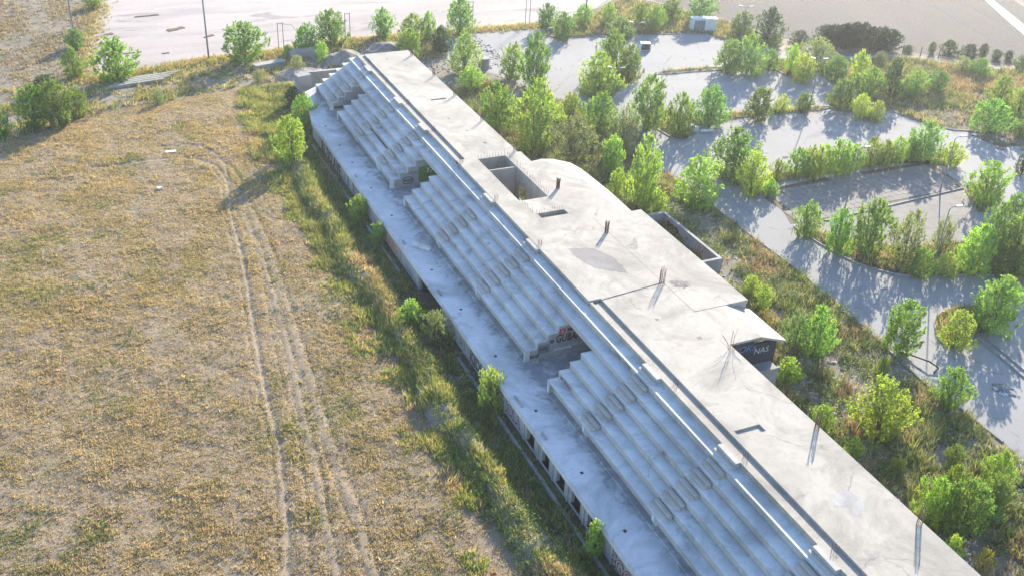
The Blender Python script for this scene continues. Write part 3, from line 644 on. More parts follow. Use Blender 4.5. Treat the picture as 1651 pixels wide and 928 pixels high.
for y in (103.4, 97.9, 93.3, 87.0, 80.8, 70.2, 63.6, 56.7, 49.7, 42.85, 37.3, 31.0):
    part('drain_hole', MB().box(26.37, 26.58, y - .12, y + .12, ZD - .05, ZD + .006), M['black'], DECK)
for y in (81.3, 55.02, 99.3):
    part('deck_joint', MB().box(25.5, 28.3, y - .025, y + .025, ZD - .05, ZD + .006), M['seat'], DECK)
for x, y, l in ((25.75, 51.0, 1.3), (25.8, 47.0, .8), (25.75, 66.5, .9), (25.8, 75.5, .7), (25.8, 90, .5)):
    part('deck_stub', MB().box(x - .05, x + .07, y - l / 2, y + l / 2, ZD, ZD + .12), M['old'], DECK)
# wall under the first row, plinth, piers
for a, b in SECT:
    part('row_front_wall', MB().box(28.5, 28.65, a + .2, b - .2, ZD, RZ[0] - .14), M['riser'], GS)
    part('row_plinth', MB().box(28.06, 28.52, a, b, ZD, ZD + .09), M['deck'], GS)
COLS = [(108.5, 5), (98.0, 5), (90.3, 5), (73.4, 4), (64.5, 5), (45.95, 5), (37.0, 5), (28.0, 5), (18.8, 5)]
for y, _ in COLS:
    part('row_pier', MB().prof([(28.12, RZ[0] - .14), (28.52, RZ[0] - .14), (28.52, ZD + .09), (28.34, ZD + .09), (28.12, 3.0)], y - .12, y + .12), M['seat'], GS)
for a, b in SECT:
    for y in (a + .12, b - .12):
        part('row_pier', MB().box(28.12, 28.5, y - .11, y + .11, ZD + .09, RZ[0] - .14), M['seat'], GS)
# seat rows in pieces between joints
def row(k, a, b):
    x, z = RX[k], RZ[k]
    if k == 0: pf = [(x, z - .14), (x, z), (x + .99, z), (x + .99, z - .14)]
    else:
        zl = RZ[k - 1] - .03
        zb = RZ[k - 1]; pf = [(x, z), (x + .99, z), (x + .99, z - .14), (x + .2, z - .14), (x + .2, zl), (x + .11, zl), (x + .11, zb + .045), (x + .05, zb + .06), (x + .05, z - .17), (x + .09, z - .14), (x, z - .14)]
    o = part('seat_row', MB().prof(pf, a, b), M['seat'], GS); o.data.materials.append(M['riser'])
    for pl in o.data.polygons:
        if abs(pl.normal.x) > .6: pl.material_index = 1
def pieces(a, b):
    c = [a] + [y for y in BAYS if a + 1 < y < b - 1] + [b]
    return [(p + .006, q - .006) for p, q in zip(c[:-1], c[1:])]
for a, b in SECT:
    for k in range(4):
        for p, q in pieces(a, b): row(k, p, q)
for k in (4, 5):
    for p, q in pieces(Y0, Y1): row(k, p, q)
# stepped end walls of the sections
def end_wall(y):
    pf = [(28.2, ZD + .004), (28.2, RZ[0] - .15), (RX[1] + .08, RZ[0] - .15), (RX[1] + .08, RZ[1] - .15), (RX[2] + .08, RZ[1] - .15), (RX[2] + .08, RZ[2] - .15), (RX[3] + .08, RZ[2] - .15), (RX[3] + .08, RZ[3] - .15), (33.8, RZ[3] - .15), (33.8, ZD + .004)]
    return part('end_wall', MB().prof(pf, y + .03, y + .25), M['wall'], GS)
EW = {}
for y in (55.1, 86.06, 107.4): EW[y] = end_wall(y)
for y in (51.36, 82.2, 104.6, Y1): end_wall(y - .3)
part('back_wall', MB().box(33.8, 34.0, Y0, Y1, ZD, ZR - .3), M['wall'], GS)
# half-step blocks of the stairs
def chamfer(x0, x1, y0, y1, c): return [(x0 + c, y0), (x1, y0), (x1, y1), (x0 + c, y1), (x0, y1 - c), (x0, y0 + c)]
for y, n in COLS:
    for k in range(n):
        x, z = RX[k], RZ[k]; L = random.uniform(.84, .94)
        mb = MB().prism(chamfer(x + .22, x + .50, y - L, y + L, .14), z - .01, z + .16)
        mb.prism(chamfer(x + .515, x + .80, y - L + .04, y + L - .04, .1), z - .01, z + .32)
        part('stair_block', mb, M['block'], GS)
    mb = MB().prism(chamfer(RX[5] + .28, RX[5] + .52, y - 1.0, y + 1.0, .1), RZ[5] - .01, RZ[5] + .17)
    mb.box(RX[5] + .53, RX[5] + .87, y - .95, y + .95, RZ[5] - .01, ZR - .02)
    part('stair_block', mb, M['block'], GS)
# top lip, gutter channel and roof slabs
XL = 33.12
for p, q in pieces(Y0, Y1):
    if p > 55 and q < 82: continue
    part('roof_lip', MB().box(XL, XL + .2, p, q, RZ[5] - .05, ZR - .02), M['roof'], GS)
    part('gutter', MB().box(XL + .2, 34.35, p, q, RZ[5] - .05, ZR - .19), M['roof'], GS)
RN = part('roof_slab', pierced((34.12, 39.75), (Y0, 55.2), [(34.45, 36.35, 37.95, 38.65)], flat, ZR - .3, ZR), M['roof'], GS)
part('hatch_floor', MB().box(34.453, 36.347, 37.953, 38.647, ZR - .29, ZR - .13), M['roof'], RN)
RM = part('roof_slab', pierced((XL, 39.75), (55.215, 81.6), [(35.15, 37.95, 71.9, 81.2), (35.6, 38.15, 68.35, 69.2)], flat, ZR - .3, ZR + .004), M['roof'], GS)
RF = part('roof_slab', pierced((34.0, 39.45), (81.615, 113.2), [(36.3, 38.0, 96.75, 97.1)], flat, ZR - .3, ZR), M['roof'], GS)
part('slot_floor', MB().box(36.2, 38.1, 96.6, 97.3, ZR - .5, ZR - .302), M['dark'], RF)
part('roof_edge_beam', MB().box(33.2, 34.0, 81.65, 113.2, ZR - .8, ZR - .32), M['roof'], GS)
# stairwell shaft below the long opening
SH = part('stairwell_wall', MB().box(35.0, 35.14, 71.7, 81.4, ZD, ZR - .3).box(35.14, 37.96, 81.22, 81.36, ZD, ZR - .3).box(35.14, 37.96, 71.72, 71.88, ZD, ZR - .3)
          .box(35.14, 37.94, 78.7, 78.86, ZD, ZR - .1).box(37.97, 38.1, 71.7, 76.4, ZD, ZR - .3).box(37.97, 38.1, 77.9, 81.4, ZD, ZR - .3).box(37.97, 38.1, 76.4, 77.9, 5.2, ZR - .3), M['roof'], GS)
part('shaft_wall', MB().box(35.45, 35.58, 68.2, 69.4, 3.5, ZR - .3).box(35.58, 38.3, 69.22, 69.36, 3.5, ZR - .3).box(38.17, 38.3, 68.2, 69.2, 3.5, ZR - .3), M['roof'], GS)
part('column', MB().box(35.16, 35.4, 78.3, 78.68, ZD, ZR - .2), M['old'], SH)
# east walls and columns
for y in BAYS:
    if y < Y1: part('column', MB().box(39.05, 39.4, y - .18, y + .18, 0, ZR - .3), M['wall'], GS)
part('rear_wall', MB().box(38.8, 39.0, Y0, 45, 0, ZR - .3).box(38.8, 39.0, 82, 113, 0, ZR - .3), M['wall'], GS)
part('far_end_wall', MB().prof([(34.0, 0), (34.0, ZR - .3), (38.8, ZR - .3), (38.8, 0)], 112.8, 113.0), M['wall'], GS)
# curved eave piece and middle wing
fold = [(42.55, 67.0), (42.65, 69.8), (42.6, 73.0), (42.45, 75.9), (41.9, 77.6), (41.0, 78.7)]
outer = [(43.9, 67.0), (44.05, 71.5), (43.95, 74.5), (43.85, 76.9), (43.5, 78.4), (42.3, 79.75)]
v = [(39.76, 67.0, ZR), (39.76, 79.2, ZR)] + [(x, y, ZR) for x, y in fold] + [(x, y, ZR - .34) for x, y in outer] + [(40.9, 79.5, ZR - .05)]
nb = len(v); f = [(0, 2, 3, 4, 5, 6, 7, 1)] + [(2 + i, 8 + i, 9 + i, 3 + i) for i in range(5)] + [(7, 13, 14), (1, 7, 14)]
v2 = [(x, y, z - .25) for x, y, z in v]
edge = [0, 2, 8, 9, 10, 11, 12, 13, 14, 1]
f += [tuple(i + nb for i in q[::-1]) for q in f] + [(edge[i], edge[i + 1], edge[i + 1] + nb, edge[i] + nb) for i in range(len(edge) - 1)]
obj('curved_eave', mesh('curved_eave', v + v2, f, [M['roof']]), GS)
WG = part('wing_roof', MB().box(39.76, 44.5, 51.25, 66.98, ZR - .3, ZR + .012), M['roof'], GS)
part('wing_fascia', MB().box(42.4, 44.45, 51.3, 51.5, ZR - 1.1, ZR - .3).box(44.25, 44.45, 51.5, 66.9, ZR - 1.0, ZR - .3), M['roof'], WG)
part('wing_wall', MB().box(43.6, 43.8, 52, 66.5, 0, ZR - .3).box(39.5, 43.6, 66.2, 66.4, 0, ZR - .3), M['wall'], GS)
pf = [(39.76, ZR - .008), (42.45, ZR - .008), (44.8, ZR - .85), (44.8, ZR - 1.02), (42.45, ZR - .18), (39.76, ZR - .18)]
CN = part('canopy', MB().prof(pf, 46.75, 51.24), M['roof'], GS)
GW = part('canopy_wall', MB().box(39.5, 44.5, 47.35, 47.5, 0, ZR - 1.05).box(39.5, 42.4, 47.35, 47.5, ZR - 1.05, ZR - .2), plain('dark_sprayed_wall', (0.035, 0.035, 0.05), 0.8, 0, .5, 3), GS)
part('low_annex', MB().box(40.0, 44.2, 46.3, 47.34, 0, 3.9), M['old'], GS); part('annex_coping', MB().box(39.95, 44.3, 46.2, 46.4, 3.9, 4.02), M['old'], GS)
# raised screed on the middle roof, stains with their own outline
def patch(name, pts, z, mat, par): 
    rp = random.Random(len(pts) * 7 + int(pts[0][0])); q = []
    for i, (ax, ay) in enumerate(pts):
        bx, by = pts[(i + 1) % len(pts)]
        for t in (0, .25, .5, .75): q.append((ax + (bx - ax) * t + rp.uniform(-.09, .09), ay + (by - ay) * t + rp.uniform(-.09, .09)))
    bm = bmesh.new(); bm.faces.new([bm.verts.new((x, y, z)) for x, y in q]); bmesh.ops.triangulate(bm, faces=bm.faces[:]); 
    bmesh.ops.recalc_face_normals(bm, faces=bm.faces[:])
    me = bpy.data.meshes.new(name); bm.to_mesh(me); bm.free(); me.materials.append(mat); return obj(name, me, par)
patch('screed_patch', [(x * 1.006, y * 1.006) for x, y in [(35.0, 62.4), (36.3, 62.15), (36.94, 61.8), (37.68, 60.39), (37.9, 58.6), (37.62, 57.4), (36.71, 58.12), (35.9, 58.8), (35.56, 59.2), (35.2, 60.2), (35.1, 61.2)]], ZR + .009, M['patch'], RM)
patch('damp_patch', [(40.2, 55.5), (40.9, 55.6), (41.6, 55.1), (41.5, 54.4), (40.8, 54.3), (40.3, 54.8)], ZR + .016, plain('damp_dirt', (0.17, 0.155, 0.14), .9, 0, .6, 3), WG)
patch('dirt_patch', [(39.9, 61.6), (40.6, 61.9), (41.3, 62.6), (41.2, 61.9), (40.8, 61.2), (40.2, 60.7)], ZR + .017, plain('roof_dirt', (0.25, 0.23, 0.205), .9, 0, .4, 4), WG)
patch('damp_patch', [(36.2, 31.6), (37.3, 31.9), (37.9, 31.0), (37.4, 30.0), (36.5, 29.9), (36.7, 30.7), (35.9, 31.0)], ZR + .005, concrete('worn_roof', (0.36, .35, .33), .2, (.27, .26, .25), .5), RN)
mb = MB().tube([(34.1, 55.0, ZR + .02), (36.8, 55.3, ZR + .02), (39.7, 55.6, ZR + .02)], [.025] * 3, 4)
part('roof_joint', mb, M['patch'], RM)
for x, y, s in ((36.6, 51.3, .12), (38.2, 48.2, .16), (37.3, 84.6, .18), (36.8, 88.0, .1), (36.2, 91.5, .1), (36.0, 110.8, .12), (37.4, 108, .08)):
    part('roof_drain', MB().box(x - s, x + s, y - s, y + s, ZR - .02, ZR + .006), M['black'], RF if y > 80 else RN)
# rebar bundles
def rebar(x, y, h, n, spread, name='rebar_bundle', fan=0.0, r=.013, par=None, z=ZR):
    mb = MB()
    for i in range(n):
        a = 2 * math.pi * i / n + .3; px, py = x + math.cos(a) * spread, y + math.sin(a) * spread
        hh = h * random.uniform(.85, 1.1); lx, ly = random.uniform(-.05, .05), random.uniform(-.05, .05)
        if fan and random.random() < .65: lx, ly, hh = math.cos(a) * fan * random.uniform(.5, 1), math.sin(a) * fan * random.uniform(.5, 1), hh * random.uniform(.3, .8)
        mb.tube([(px, py, z - .05), (px + lx * .3, py + ly * .3, z + hh * .5), (px + lx, py + ly, z + hh)], [r] * 3, 4)
    for zz in (.25, .55):
        if fan or h < .6: continue
        q = [(x + math.cos(2 * math.pi * i / 8) * spread * 1.05, y + math.sin(2 * math.pi * i / 8) * spread * 1.05, z + h * zz) for i in range(9)]
        mb.tube(q, [r * .8] * 9, 4, False)
    part(name, mb, M['rebar'], par or GS)
for y, h in ((111.2, .9), (103.8, .9), (97.4, 1.0), (89.9, 1.0), (81.75, .9)): rebar(39.2, y, h, 8, .14)
rebar(39.5, 73.1, 1.0, 14, .15, r=.022); rebar(39.55, 64.2, 1.05, 14, .15, r=.022); rebar(39.5, 55.4, 1.35, 9, .2, r=.018)
rebar(39.4, 46.1, 1.6, 13, .15, fan=1.0, r=.011); rebar(39.4, 36.9, 1.35, 10, .15, r=.016); rebar(39.35, 28.0, 1.4, 10, .15, r=.016); rebar(39.4, 19, 1.4, 9, .15)
for y in (110.5, 104, 97, 89.4, 81.0, 72.9, 64.1, 44.2, 36.4, 28.3): rebar(33.4 if 55 < y < 82 else 33.75, y, .5, 7, .16, 'starter_bars', r=.011, z=ZR if 55 < y < 82 else ZR - .19)
mb = MB()
for y in np.arange(72.2, 81, .32): mb.tube([(38.05, y, ZR - .1), (38.05 + random.uniform(-.05, .05), y, ZR + random.uniform(.35, .6))], [.013, .013], 4)
part('starter_bars', mb, M['rebar'], GS, 'stuff')
mb = MB()
for x in np.arange(35.2, 38, .3): mb.tube([(x, 81.3, ZR - .1), (x, 81.3 + random.uniform(-.05, .05), ZR + random.uniform(.35, .6))], [.013, .013], 4)
for x in np.arange(35.6, 38.2, .24): mb.tube([(x, 69.3, ZR - .1), (x, 69.3 + random.uniform(-.1, .1), ZR + random.uniform(.2, .45))], [.012, .012], 4)
for y in np.arange(69.4, 71.7, .3): mb.tube([(35.3, y, ZR - .1), (35.3 + random.uniform(-.08, .05), y, ZR + random.uniform(.2, .4))], [.012, .012], 4)
part('starter_bars', mb, M['rebar'], GS, 'stuff')
# graffiti
DG = bpy.context.evaluated_depsgraph_get
def text(par, body, pos, size, face, mat, bold=0.0, shear=0.0, sx=1.0):
    cu = bpy.data.curves.new('t', 'FONT'); cu.body = body; cu.size = size; cu.offset = bold; cu.shear = shear; cu.extrude = .003; cu.align_x = 'CENTER'; cu.resolution_u = 3
    t = bpy.data.objects.new('t', cu); COL.objects.link(t)
    me = bpy.data.meshes.new_from_object(t.evaluated_get(DG())); bpy.data.objects.remove(t)
    me.materials.clear(); me.materials.append(mat)
    o = obj('graffiti_lettering', me, par)
    ax = {'-X': (Vector((0, -1, 0)), Vector((-1, 0, 0))), '-Y': (Vector((1, 0, 0)), Vector((0, -1, 0)))}[face]
    r = Matrix((ax[0] * sx, Vector((0, 0, 1)), ax[1])).transposed().to_4x4(); r.translation = Vector(pos); o.matrix_world = r
    return o
def panel(par, x0, x1, z0, z1, y, mat, name='painted_panel'):
    return part(name, MB().box(x0, x1, y - .006, y + .02, z0, z1), mat, par)
e = EW[55.1]; ye = 55.12
text(e, 'GUBAN', (31.68, ye, 3.68), .95, '-Y', M['black'], .03, .12, .66); text(e, 'BA', (31.9, ye - .006, 3.8), .5, '-Y', M['maroon'], .02, .1, .8)
panel(e, 30.85, 31.35, 4.4, 4.82, ye, M['redp']); text(e, 'B', (31.1, ye - .012, 4.48), .36, '-Y', M['pink'], .01); panel(e, 31.5, 32.1, 4.5, 4.8, ye, M['maroon'])
panel(e, 29.15, 30.1, 3.0, 3.72, ye, M['greyp']); text(e, 'EVE', (29.62, ye - .012, 3.2), .42, '-Y', M['black'], .01)
text(e, 'CRUZ', (28.78, ye, 2.72), .36, '-Y', M['maroon'], .02, .2); panel(e, 30.12, 30.45, 3.72, 4.0, ye, M['maroon'])
text(e, 'noemie', (31.2, ye, 2.95), .5, '-Y', M['whitep'], 0, .3); text(e, 'LG 13', (32.5, ye, 3.15), .36, '-Y', M['whitep'], 0, .2)
e = EW[86.06]; ye = 86.08
panel(e, 31.02, 33.3, 2.8, 4.38, ye, M['green']); text(e, 'YA', (32.2, ye - .012, 3.7), .8, '-Y', M['whitep'], 0, .2); text(e, 'ff', (32.0, ye - .012, 3.1), .7, '-Y', M['black'], .01, .2)
text(e, 'VGP', (29.9, ye, 2.98), .4, '-Y', M['black'], .015); text(e, 'HOKI', (30.45, ye, 3.75), .4, '-Y', M['maroon'], 0, .1); text(e, 'K2', (28.6, ye, 2.75), .4, '-Y', M['redp'], 0, .1)
rg = MB(); q = [(29.9 + .48 * math.copysign(abs(math.cos(t)) ** .6, math.cos(t)), ye, 3.13 + .34 * math.copysign(abs(math.sin(t)) ** .6, math.sin(t))) for t in np.linspace(0, 2 * math.pi, 25)]
part('graffiti_ring', rg.tube(q, [.045] * 25, 4, False), M['black'], e)
e = EW[107.4]; text(e, 'SRB', (30.1, 107.42, 3.2), .6, '-Y', M['greyp'], 0, .1); panel(e, 28.6, 29.6, 2.7, 3.0, 107.42, M['maroon'])
XF = 25.485
text(FW, 'VIOLA', (XF, 51.6, .85), 1.15, '-X', M['purple'], .07, 0, .95); text(FW, 'VIOLA', (XF - .006, 51.6, .92), 1.0, '-X', M['pink'], -.005, 0, 1.05)
text(FW, 'KIDUL', (XF, 57.5, .75), 1.35, '-X', M['black'], .05, 0, .9); text(FW, 'KIDUL', (XF - .006, 57.5, .85), 1.15, '-X', M['greyp'], -.01, 0, 1.02)
text(FW, 'SOLO', (XF, 77.6, .8), 1.2, '-X', M['orange'], .05, 0, .8); text(FW, 'A I', (XF, 79.6, 1.0), .9, '-X', M['pink'], .02)
text(FW, 'RUSO AVF', (XF, 98.0, .5), 1.7, '-X', M['black'], .05, 0, .95); text(FW, 'm', (XF, 104.3, .8), .9, '-X', M['bluep'], .02)
text(FW, 'EGOISTE', (XF, 34.6, .6), 1.5, '-X', M['maroon'], .06, .1, .85); text(FW, 'EGOISTE', (XF - .006, 34.6, .7), 1.35, '-X', M['pink'], -.01, .1, .95)
text(FW, 'SKE', (XF, 60.8, .9), .8, '-X', M['greyp'], .01); text(FW, 'TON', (XF, 73.2, .6), .8, '-X', M['bluep'], 0); text(FW, 'ZA', (XF, 82.8, .7), .8, '-X', M['redp'], 0)
text(GW, 'xWOKx', (41.3, 47.33, 5.2), .8, '-Y', M['bluep'], -.005, .2); text(GW, 'NAS', (43.2, 47.33, 4.8), .7, '-Y', M['whitep'], -.01, .1)
for k, y, body in ((1, 50.2, 'MONKEY'), (1, 71.2, 'ox'), (5, 48.6, 'DIRECTION'), (3, 40.2, 'dP')):
    text(GS, body, (RX[k] + .03, y, RZ[k] - .45), .42, '-X', M['greyp'], .005)
for y, body in ((44.4, 'ZP'), (66.6, 'ex')):
    tx = text(GS, body, (0, 0, 0), .45, '-X', M['whitep'], .0)
    r = Matrix((Vector((0, -1, 0)), Vector((1, 0, 0)), Vector((0, 0, 1)))).transposed().to_4x4(); r.translation = Vector((RX[0] + .25, y, RZ[0] + .004)); tx.matrix_world = r
# broken far corner: low beam, block, kerb
part('end_beam', MB().box(28.2, 35.0, 121.2, 121.7, 0, 2.3), M['old'], GS); part('pit_floor', MB().box(28.7, 34.0, 116.9, 121.1, 0, .03), M['dark'], GS)
part('end_block', MB().prism([(26.9, 116.9), (28.6, 117.4), (28.3, 118.6), (26.7, 118.1)], 0, 3.4), M['wall'], GS)
# sunken stair well beside the wing
LW = obj('light_well', None, label='sprayed concrete light well walls standing beside the middle wing', cat='wall')
part('outer_wall', MB().box(52.3, 52.6, 65.0, 75.0, 0, 1.4), M['wall'], LW); part('end_wall', MB().box(46.0, 52.29, 74.7, 75.0, 0, 1.4), M['wall'], LW); part('end_wall', MB().box(48.9, 52.29, 65.0, 65.3, 0, 1.4), M['wall'], LW)
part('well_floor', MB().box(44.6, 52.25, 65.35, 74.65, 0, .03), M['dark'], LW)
pk = [p_ for p_ in LW.children if p_.name.startswith('outer')][0]
text(pk, 'ooo', (52.285, 72.9, .25), 1.3, '-X', M['maroon'], .16); text(pk, 'LISA', (52.285, 68.2, .35), 1.0, '-X', M['redp'], -.01, .2, .8); text(pk, 'SOS', (52.285, 70, .4), .8, '-X', M['bluep'], 0)
# ================================================================ LOOSE THINGS ROUND THE GRANDSTAND
def thing(name, label, cat, loc=(0, 0, 0), rz=0.0, group=None): return obj(name, None, label=label, cat=cat, group=group, loc=loc, rz=rz)
def lump(n, r, seed, flat=0.6):
    rg = np.random.default_rng(seed); bm = bmesh.new(); bmesh.ops.create_icosphere(bm, subdivisions=n, radius=1.0)
    ph = rg.random(12) * 6.28
    for q in bm.verts:
        k = 1 + .22 * math.sin(3.1 * q.co.x + ph[0]) + .18 * math.sin(4.3 * q.co.y + ph[1]) + .15 * math.sin(5.7 * q.co.z + ph[2]) + rg.normal() * .05
        q.co = Vector((q.co.x * r * k, q.co.y * r * k, max(-.1, q.co.z) * r * k * flat))
    me = bpy.data.meshes.new('lump'); bm.to_mesh(me); bm.free(); return me
def one(name, me, mat, label, cat, loc=(0, 0, 0), rz=0.0, group=None):
    if mat: me.materials.clear(); me.materials.append(mat)
    return obj(name, me, label=label, cat=cat, loc=loc, rz=rz, group=group)
one('concrete_beam', MB().prof([(-.18, 0), (.18, 0), (.15, .3), (-.15, .3)], -.95, .95).me('concrete_beam', M['seat']), None, 'loose concrete beam lying on the deck above the open doorway', 'beam', (27.0, 74.1, ZD + .003), .63)
mb = MB().tube([(0, -4.1, .05), (0, 0, .06), (.05, 4.1, .05)], [.055] * 3, 6)
one('black_pipe', mb.me('black_pipe', M['black']), None, 'long black pipe lying on the second seat row', 'pipe', (29.72, 93.9, RZ[1]), 0)
one('board', MB().prism([(-.55, -.35), (.6, -.3), (.55, .4), (-.5, .35)], .05, .1).me('board', M['white']), None, 'white board lying on the ground by the deck wall', 'board', (24.4, 97.8, 0), .5)
one('board', MB().box(-.5, .5, -.12, .12, .04, .1).me('board', M['white']), None, 'narrow pale plank beside the white board at the deck wall', 'plank', (25.0, 100.2, 0), .2)
for i, (x, y, r, lb) in enumerate(((24.15, 73.2, .55, 'pale boulder under the deck wall near the orange letters'), (23.4, 71.6, .6, 'larger pale boulder in the weeds before the doorway'), (23.8, 69.6, .4, 'small pale boulder in front of the doorway'), (24.6, 69.2, .3, 'smallest stone at the doorway mouth'), (22.9, 55.8, .45, 'flat stone at the field edge opposite the purple letters'), (20.1, 50.6, .4, 'pale flat slab in the yellow grass on the field edge'))):
    one('boulder', lump(2, r, 40 + i, .55), M['rubble'], lb, 'boulder', (x, y, 0))
one('pallet_box', MB().box(-.25, .25, -.22, .22, 0, .4).box(-.28, .28, -.25, .25, .4, .46).me('pallet_box', M['white']), None, 'small white box alone on the dry field', 'box', (7.95, 97.9, .1), .4).scale = (.8, .8, .7)
one('sheet', MB().prism([(-.6, -.2), (.5, -.3), (.65, .2), (-.4, .3)], .1, .14).me('sheet', M['white']), None, 'white sheet lying on the upper dry field', 'sheet', (10.3, 106.9, .1), 0)
# rubble mounds and slabs behind the far end
def mound(name, x, y, rx, ry, h, seed, label):
    n = 26; u = np.linspace(-1, 1, n); U, V = np.meshgrid(u, u); d = np.hypot(U, V)
    z = h * np.clip(1 - d, 0, 1) ** .8 * (.75 + .6 * vnoise(U, V, .35, seed)) + .12 * (vnoise(U, V, .12, seed + 1) - .5) * (d < .95) - .02
    idx = np.arange(n * n).reshape(n, n); q = np.stack([idx[:-1, :-1], idx[:-1, 1:], idx[1:, 1:], idx[1:, :-1]], -1).reshape(-1, 4)
    me = fast_mesh(name, np.stack([x + U * rx, y + V * ry, z], -1).reshape(-1, 3), q, [M['rubble']], k=4)
    obj(name, me, label=label, cat='rubble mound', group='rubble mounds behind the far end')
mound('rubble_mound', 36.5, 130.5, 3.2, 2.4, 1.9, 3, 'left pointed rubble mound behind the far roof end')
mound('rubble_mound', 42.5, 130.5, 4.6, 2.8, 2.3, 8, 'right broad rubble mound behind the far roof end')
mound('rubble_mound', 29.5, 127.0, 3.5, 2.2, 1.0, 14, 'low rubble mound left of the far deck end')
for i, (x, y, rz, lb) in enumerate(((31.8, 133.9, .1, 'long pale concrete block beside the left twin poles'), (26.5, 131.2, .25, 'broken concrete slab on the bank below the wide mast tree'))):
    one('concrete_block', MB().prof([(-2.2, 0), (2.2, 0), (2.2, .9), (1.9, 1.0), (-2.2, 1.0)], -.6, .6).me('concrete_block', M['old']), None, lb, 'concrete block', (x, y, 0), rz).scale = (1, 1, 1.0 - .4 * i)
for i in range(4):
    one('concrete_slab', MB().prof([(-3.4, .02), (3.4, .02), (3.4, .35), (-3.4, .35)], -.22, .22).me('concrete_slab', M['old']), None, ('nearest', 'second nearest', 'third', 'farthest')[i] + ' of the long slabs laid out below the gravel lot', 'slab', (9.6 + i * .75, 129.1 + i * .75, 0), .16, 'long slabs below the gravel lot')
# concrete ring, utility box, dumped screen
mb = MB(); mb.tube([(0, 0, 0), (0, 0, 1.5)], [.75, .75], 16); mb.tube([(0, 0, 1.5), (0, 0, 1.62)], [.82, .82], 16)
one('concrete_ring', mb.me('concrete_ring', M['wall']), None, 'upright concrete cylinder in front of the car park corner', 'cylinder', (53.3, 122.2, 0))
ub = thing('utility_box', 'white utility box on the back verge of the car park', 'utility box', (92.7, 128.9, .08), -.3)
part('cabinet', MB().box(-1.9, 1.9, -.7, .7, 0, 1.9), M['white'], ub); part('lid', MB().box(-2.0, 2.0, -.8, .8, 1.9, 2.0), M['white'], ub); part('door', MB().box(-1.6, 0.1, -.74, -.7, .2, 1.7), M['steel'], ub); part('base', MB().box(-2.05, 2.05, -.85, .85, -.05, .12), M['kerb'], ub)
ts = thing('dumped_screen', 'dumped box with dark screen standing on the car park', 'television', (78.9, 122.8, .012), -.35)
part('case', MB().prof([(-.8, .05), (.8, .05), (.7, 1.1), (-.7, 1.1)], -.1, .9), M['white'], ts); part('screen', MB().box(-.62, .62, -.13, -.1, .15, .98), M['screen'], ts); part('stand', MB().box(-.5, .5, 0, .6, 0, .05), M['black'], ts)
for i, (x, y, lb) in enumerate(((68.9, 96.0, 'left broken slab piece at the long island nose'), (69.1, 94.5, 'upright white block at the long island nose'), (70.2, 93.7, 'right lying pipe piece at the long island nose'))):
    me = (MB().prism([(-.9, -.2), (.8, -.3), (.9, .25), (-.7, .3)], 0, .25) if i == 0 else MB().prism([(-.3, -.25), (.3, -.3), (.35, .25), (-.3, .3)], 0, .6) if i == 1 else MB().tube([(-.8, 0, .18), (.8, .1, .18)], [.18, .18], 8)).me('concrete_piece', M['white'])
    one('concrete_piece', me, None, lb, 'concrete piece', (x, y, .03), -.3)
for i, (x, y, l, wd, rz, lb) in enumerate(((14.5, 158, 3.4, .5, .1, 'long dark strip of torn matting at the back of the gravel lot'), (17.5, 150.5, 2.6, 1.0, .35, 'folded dark mat in the middle of the gravel lot'), (21.3, 146.0, 1.6, .5, .6, 'short dark mat near the mast on the gravel lot'), (9.6, 141.5, 4.2, .25, .05, 'thin dark line of matting across the left gravel lot'), (14.6, 140.2, .9, .35, .1, 'small dark scrap left of the mast on the gravel lot'), (41, 152, 2.6, .5, .2, 'dark scrap at the back of the gravel lot behind the tree pair'), (8.4, 150.5, 1.3, .8, .4, 'crumpled dark sheet near the left gravel lot edge'), (52, 147, 1.2, .4, 0, 'small dark scrap behind the thin sapling on the gravel lot'))):
    n_ = 7; q = [(-l / 2 + l * k / (n_ - 1), wd * (.5 + random.uniform(-.15, .15))) for k in range(n_)] + [(l / 2 - l * k / (n_ - 1), -wd * (.5 + random.uniform(-.2, .15))) for k in range(n_)]
    one('torn_mat', MB().prism(q, .02, .08).me('torn_mat', M['soil']), None, lb, 'mat', (x, y, 0), rz)
# rubbish heaps
def heap(x, y, r, n, seed, label):
    t = thing('rubbish_heap', label, 'rubbish heap', (x, y, 0)); rg = np.random.default_rng(seed)
    me = lump(3, r * .9, seed, .22); me.materials.append(M['soil']); obj('mound', me, t)
    for i in range(n):
        a, d = rg.random() * 6.28, r * math.sqrt(rg.random()) * 1.35; s = rg.uniform(.1, .4)
        me = lump(1, s, seed * 31 + i, rg.uniform(.3, .9)); me.materials.append([M['white'], M['plastic'], M['rubble'], M['black'], M['old'], M['old']][rg.integers(0, 6) if rg.random() < .6 else 2])
        obj('rubbish_piece', me, t, loc=(math.cos(a) * d, math.sin(a) * d, max(0, (1.1 - d / r) * r * .18)), rz=a)
heap(104.2, 80.6, 2.6, 60, 5, 'long rubbish heap on the car park edge at the right')
heap(56.3, 33.9, 1.5, 40, 6, 'rubbish heap with black bag at the lot edge bottom right')
heap(63.3, 41.9, .5, 22, 7, 'scattered broken stones on the asphalt below the teardrop island')
mb = MB().tube([(59.2, 48.9, 0), (59.5, 47.6, .35), (59.9, 46.4, .5), (60.2, 45.7, .3), (59.7, 45.6, .05)], [.07] * 5, 6).tube([(59.2, 49.1, 0), (59.1, 48.6, 1.6)], [.08, .06], 6)
one('crooked_pole', mb.me('crooked_pole', M['black']), None, 'bent black pipe under the light tree on the lot edge', 'pipe')
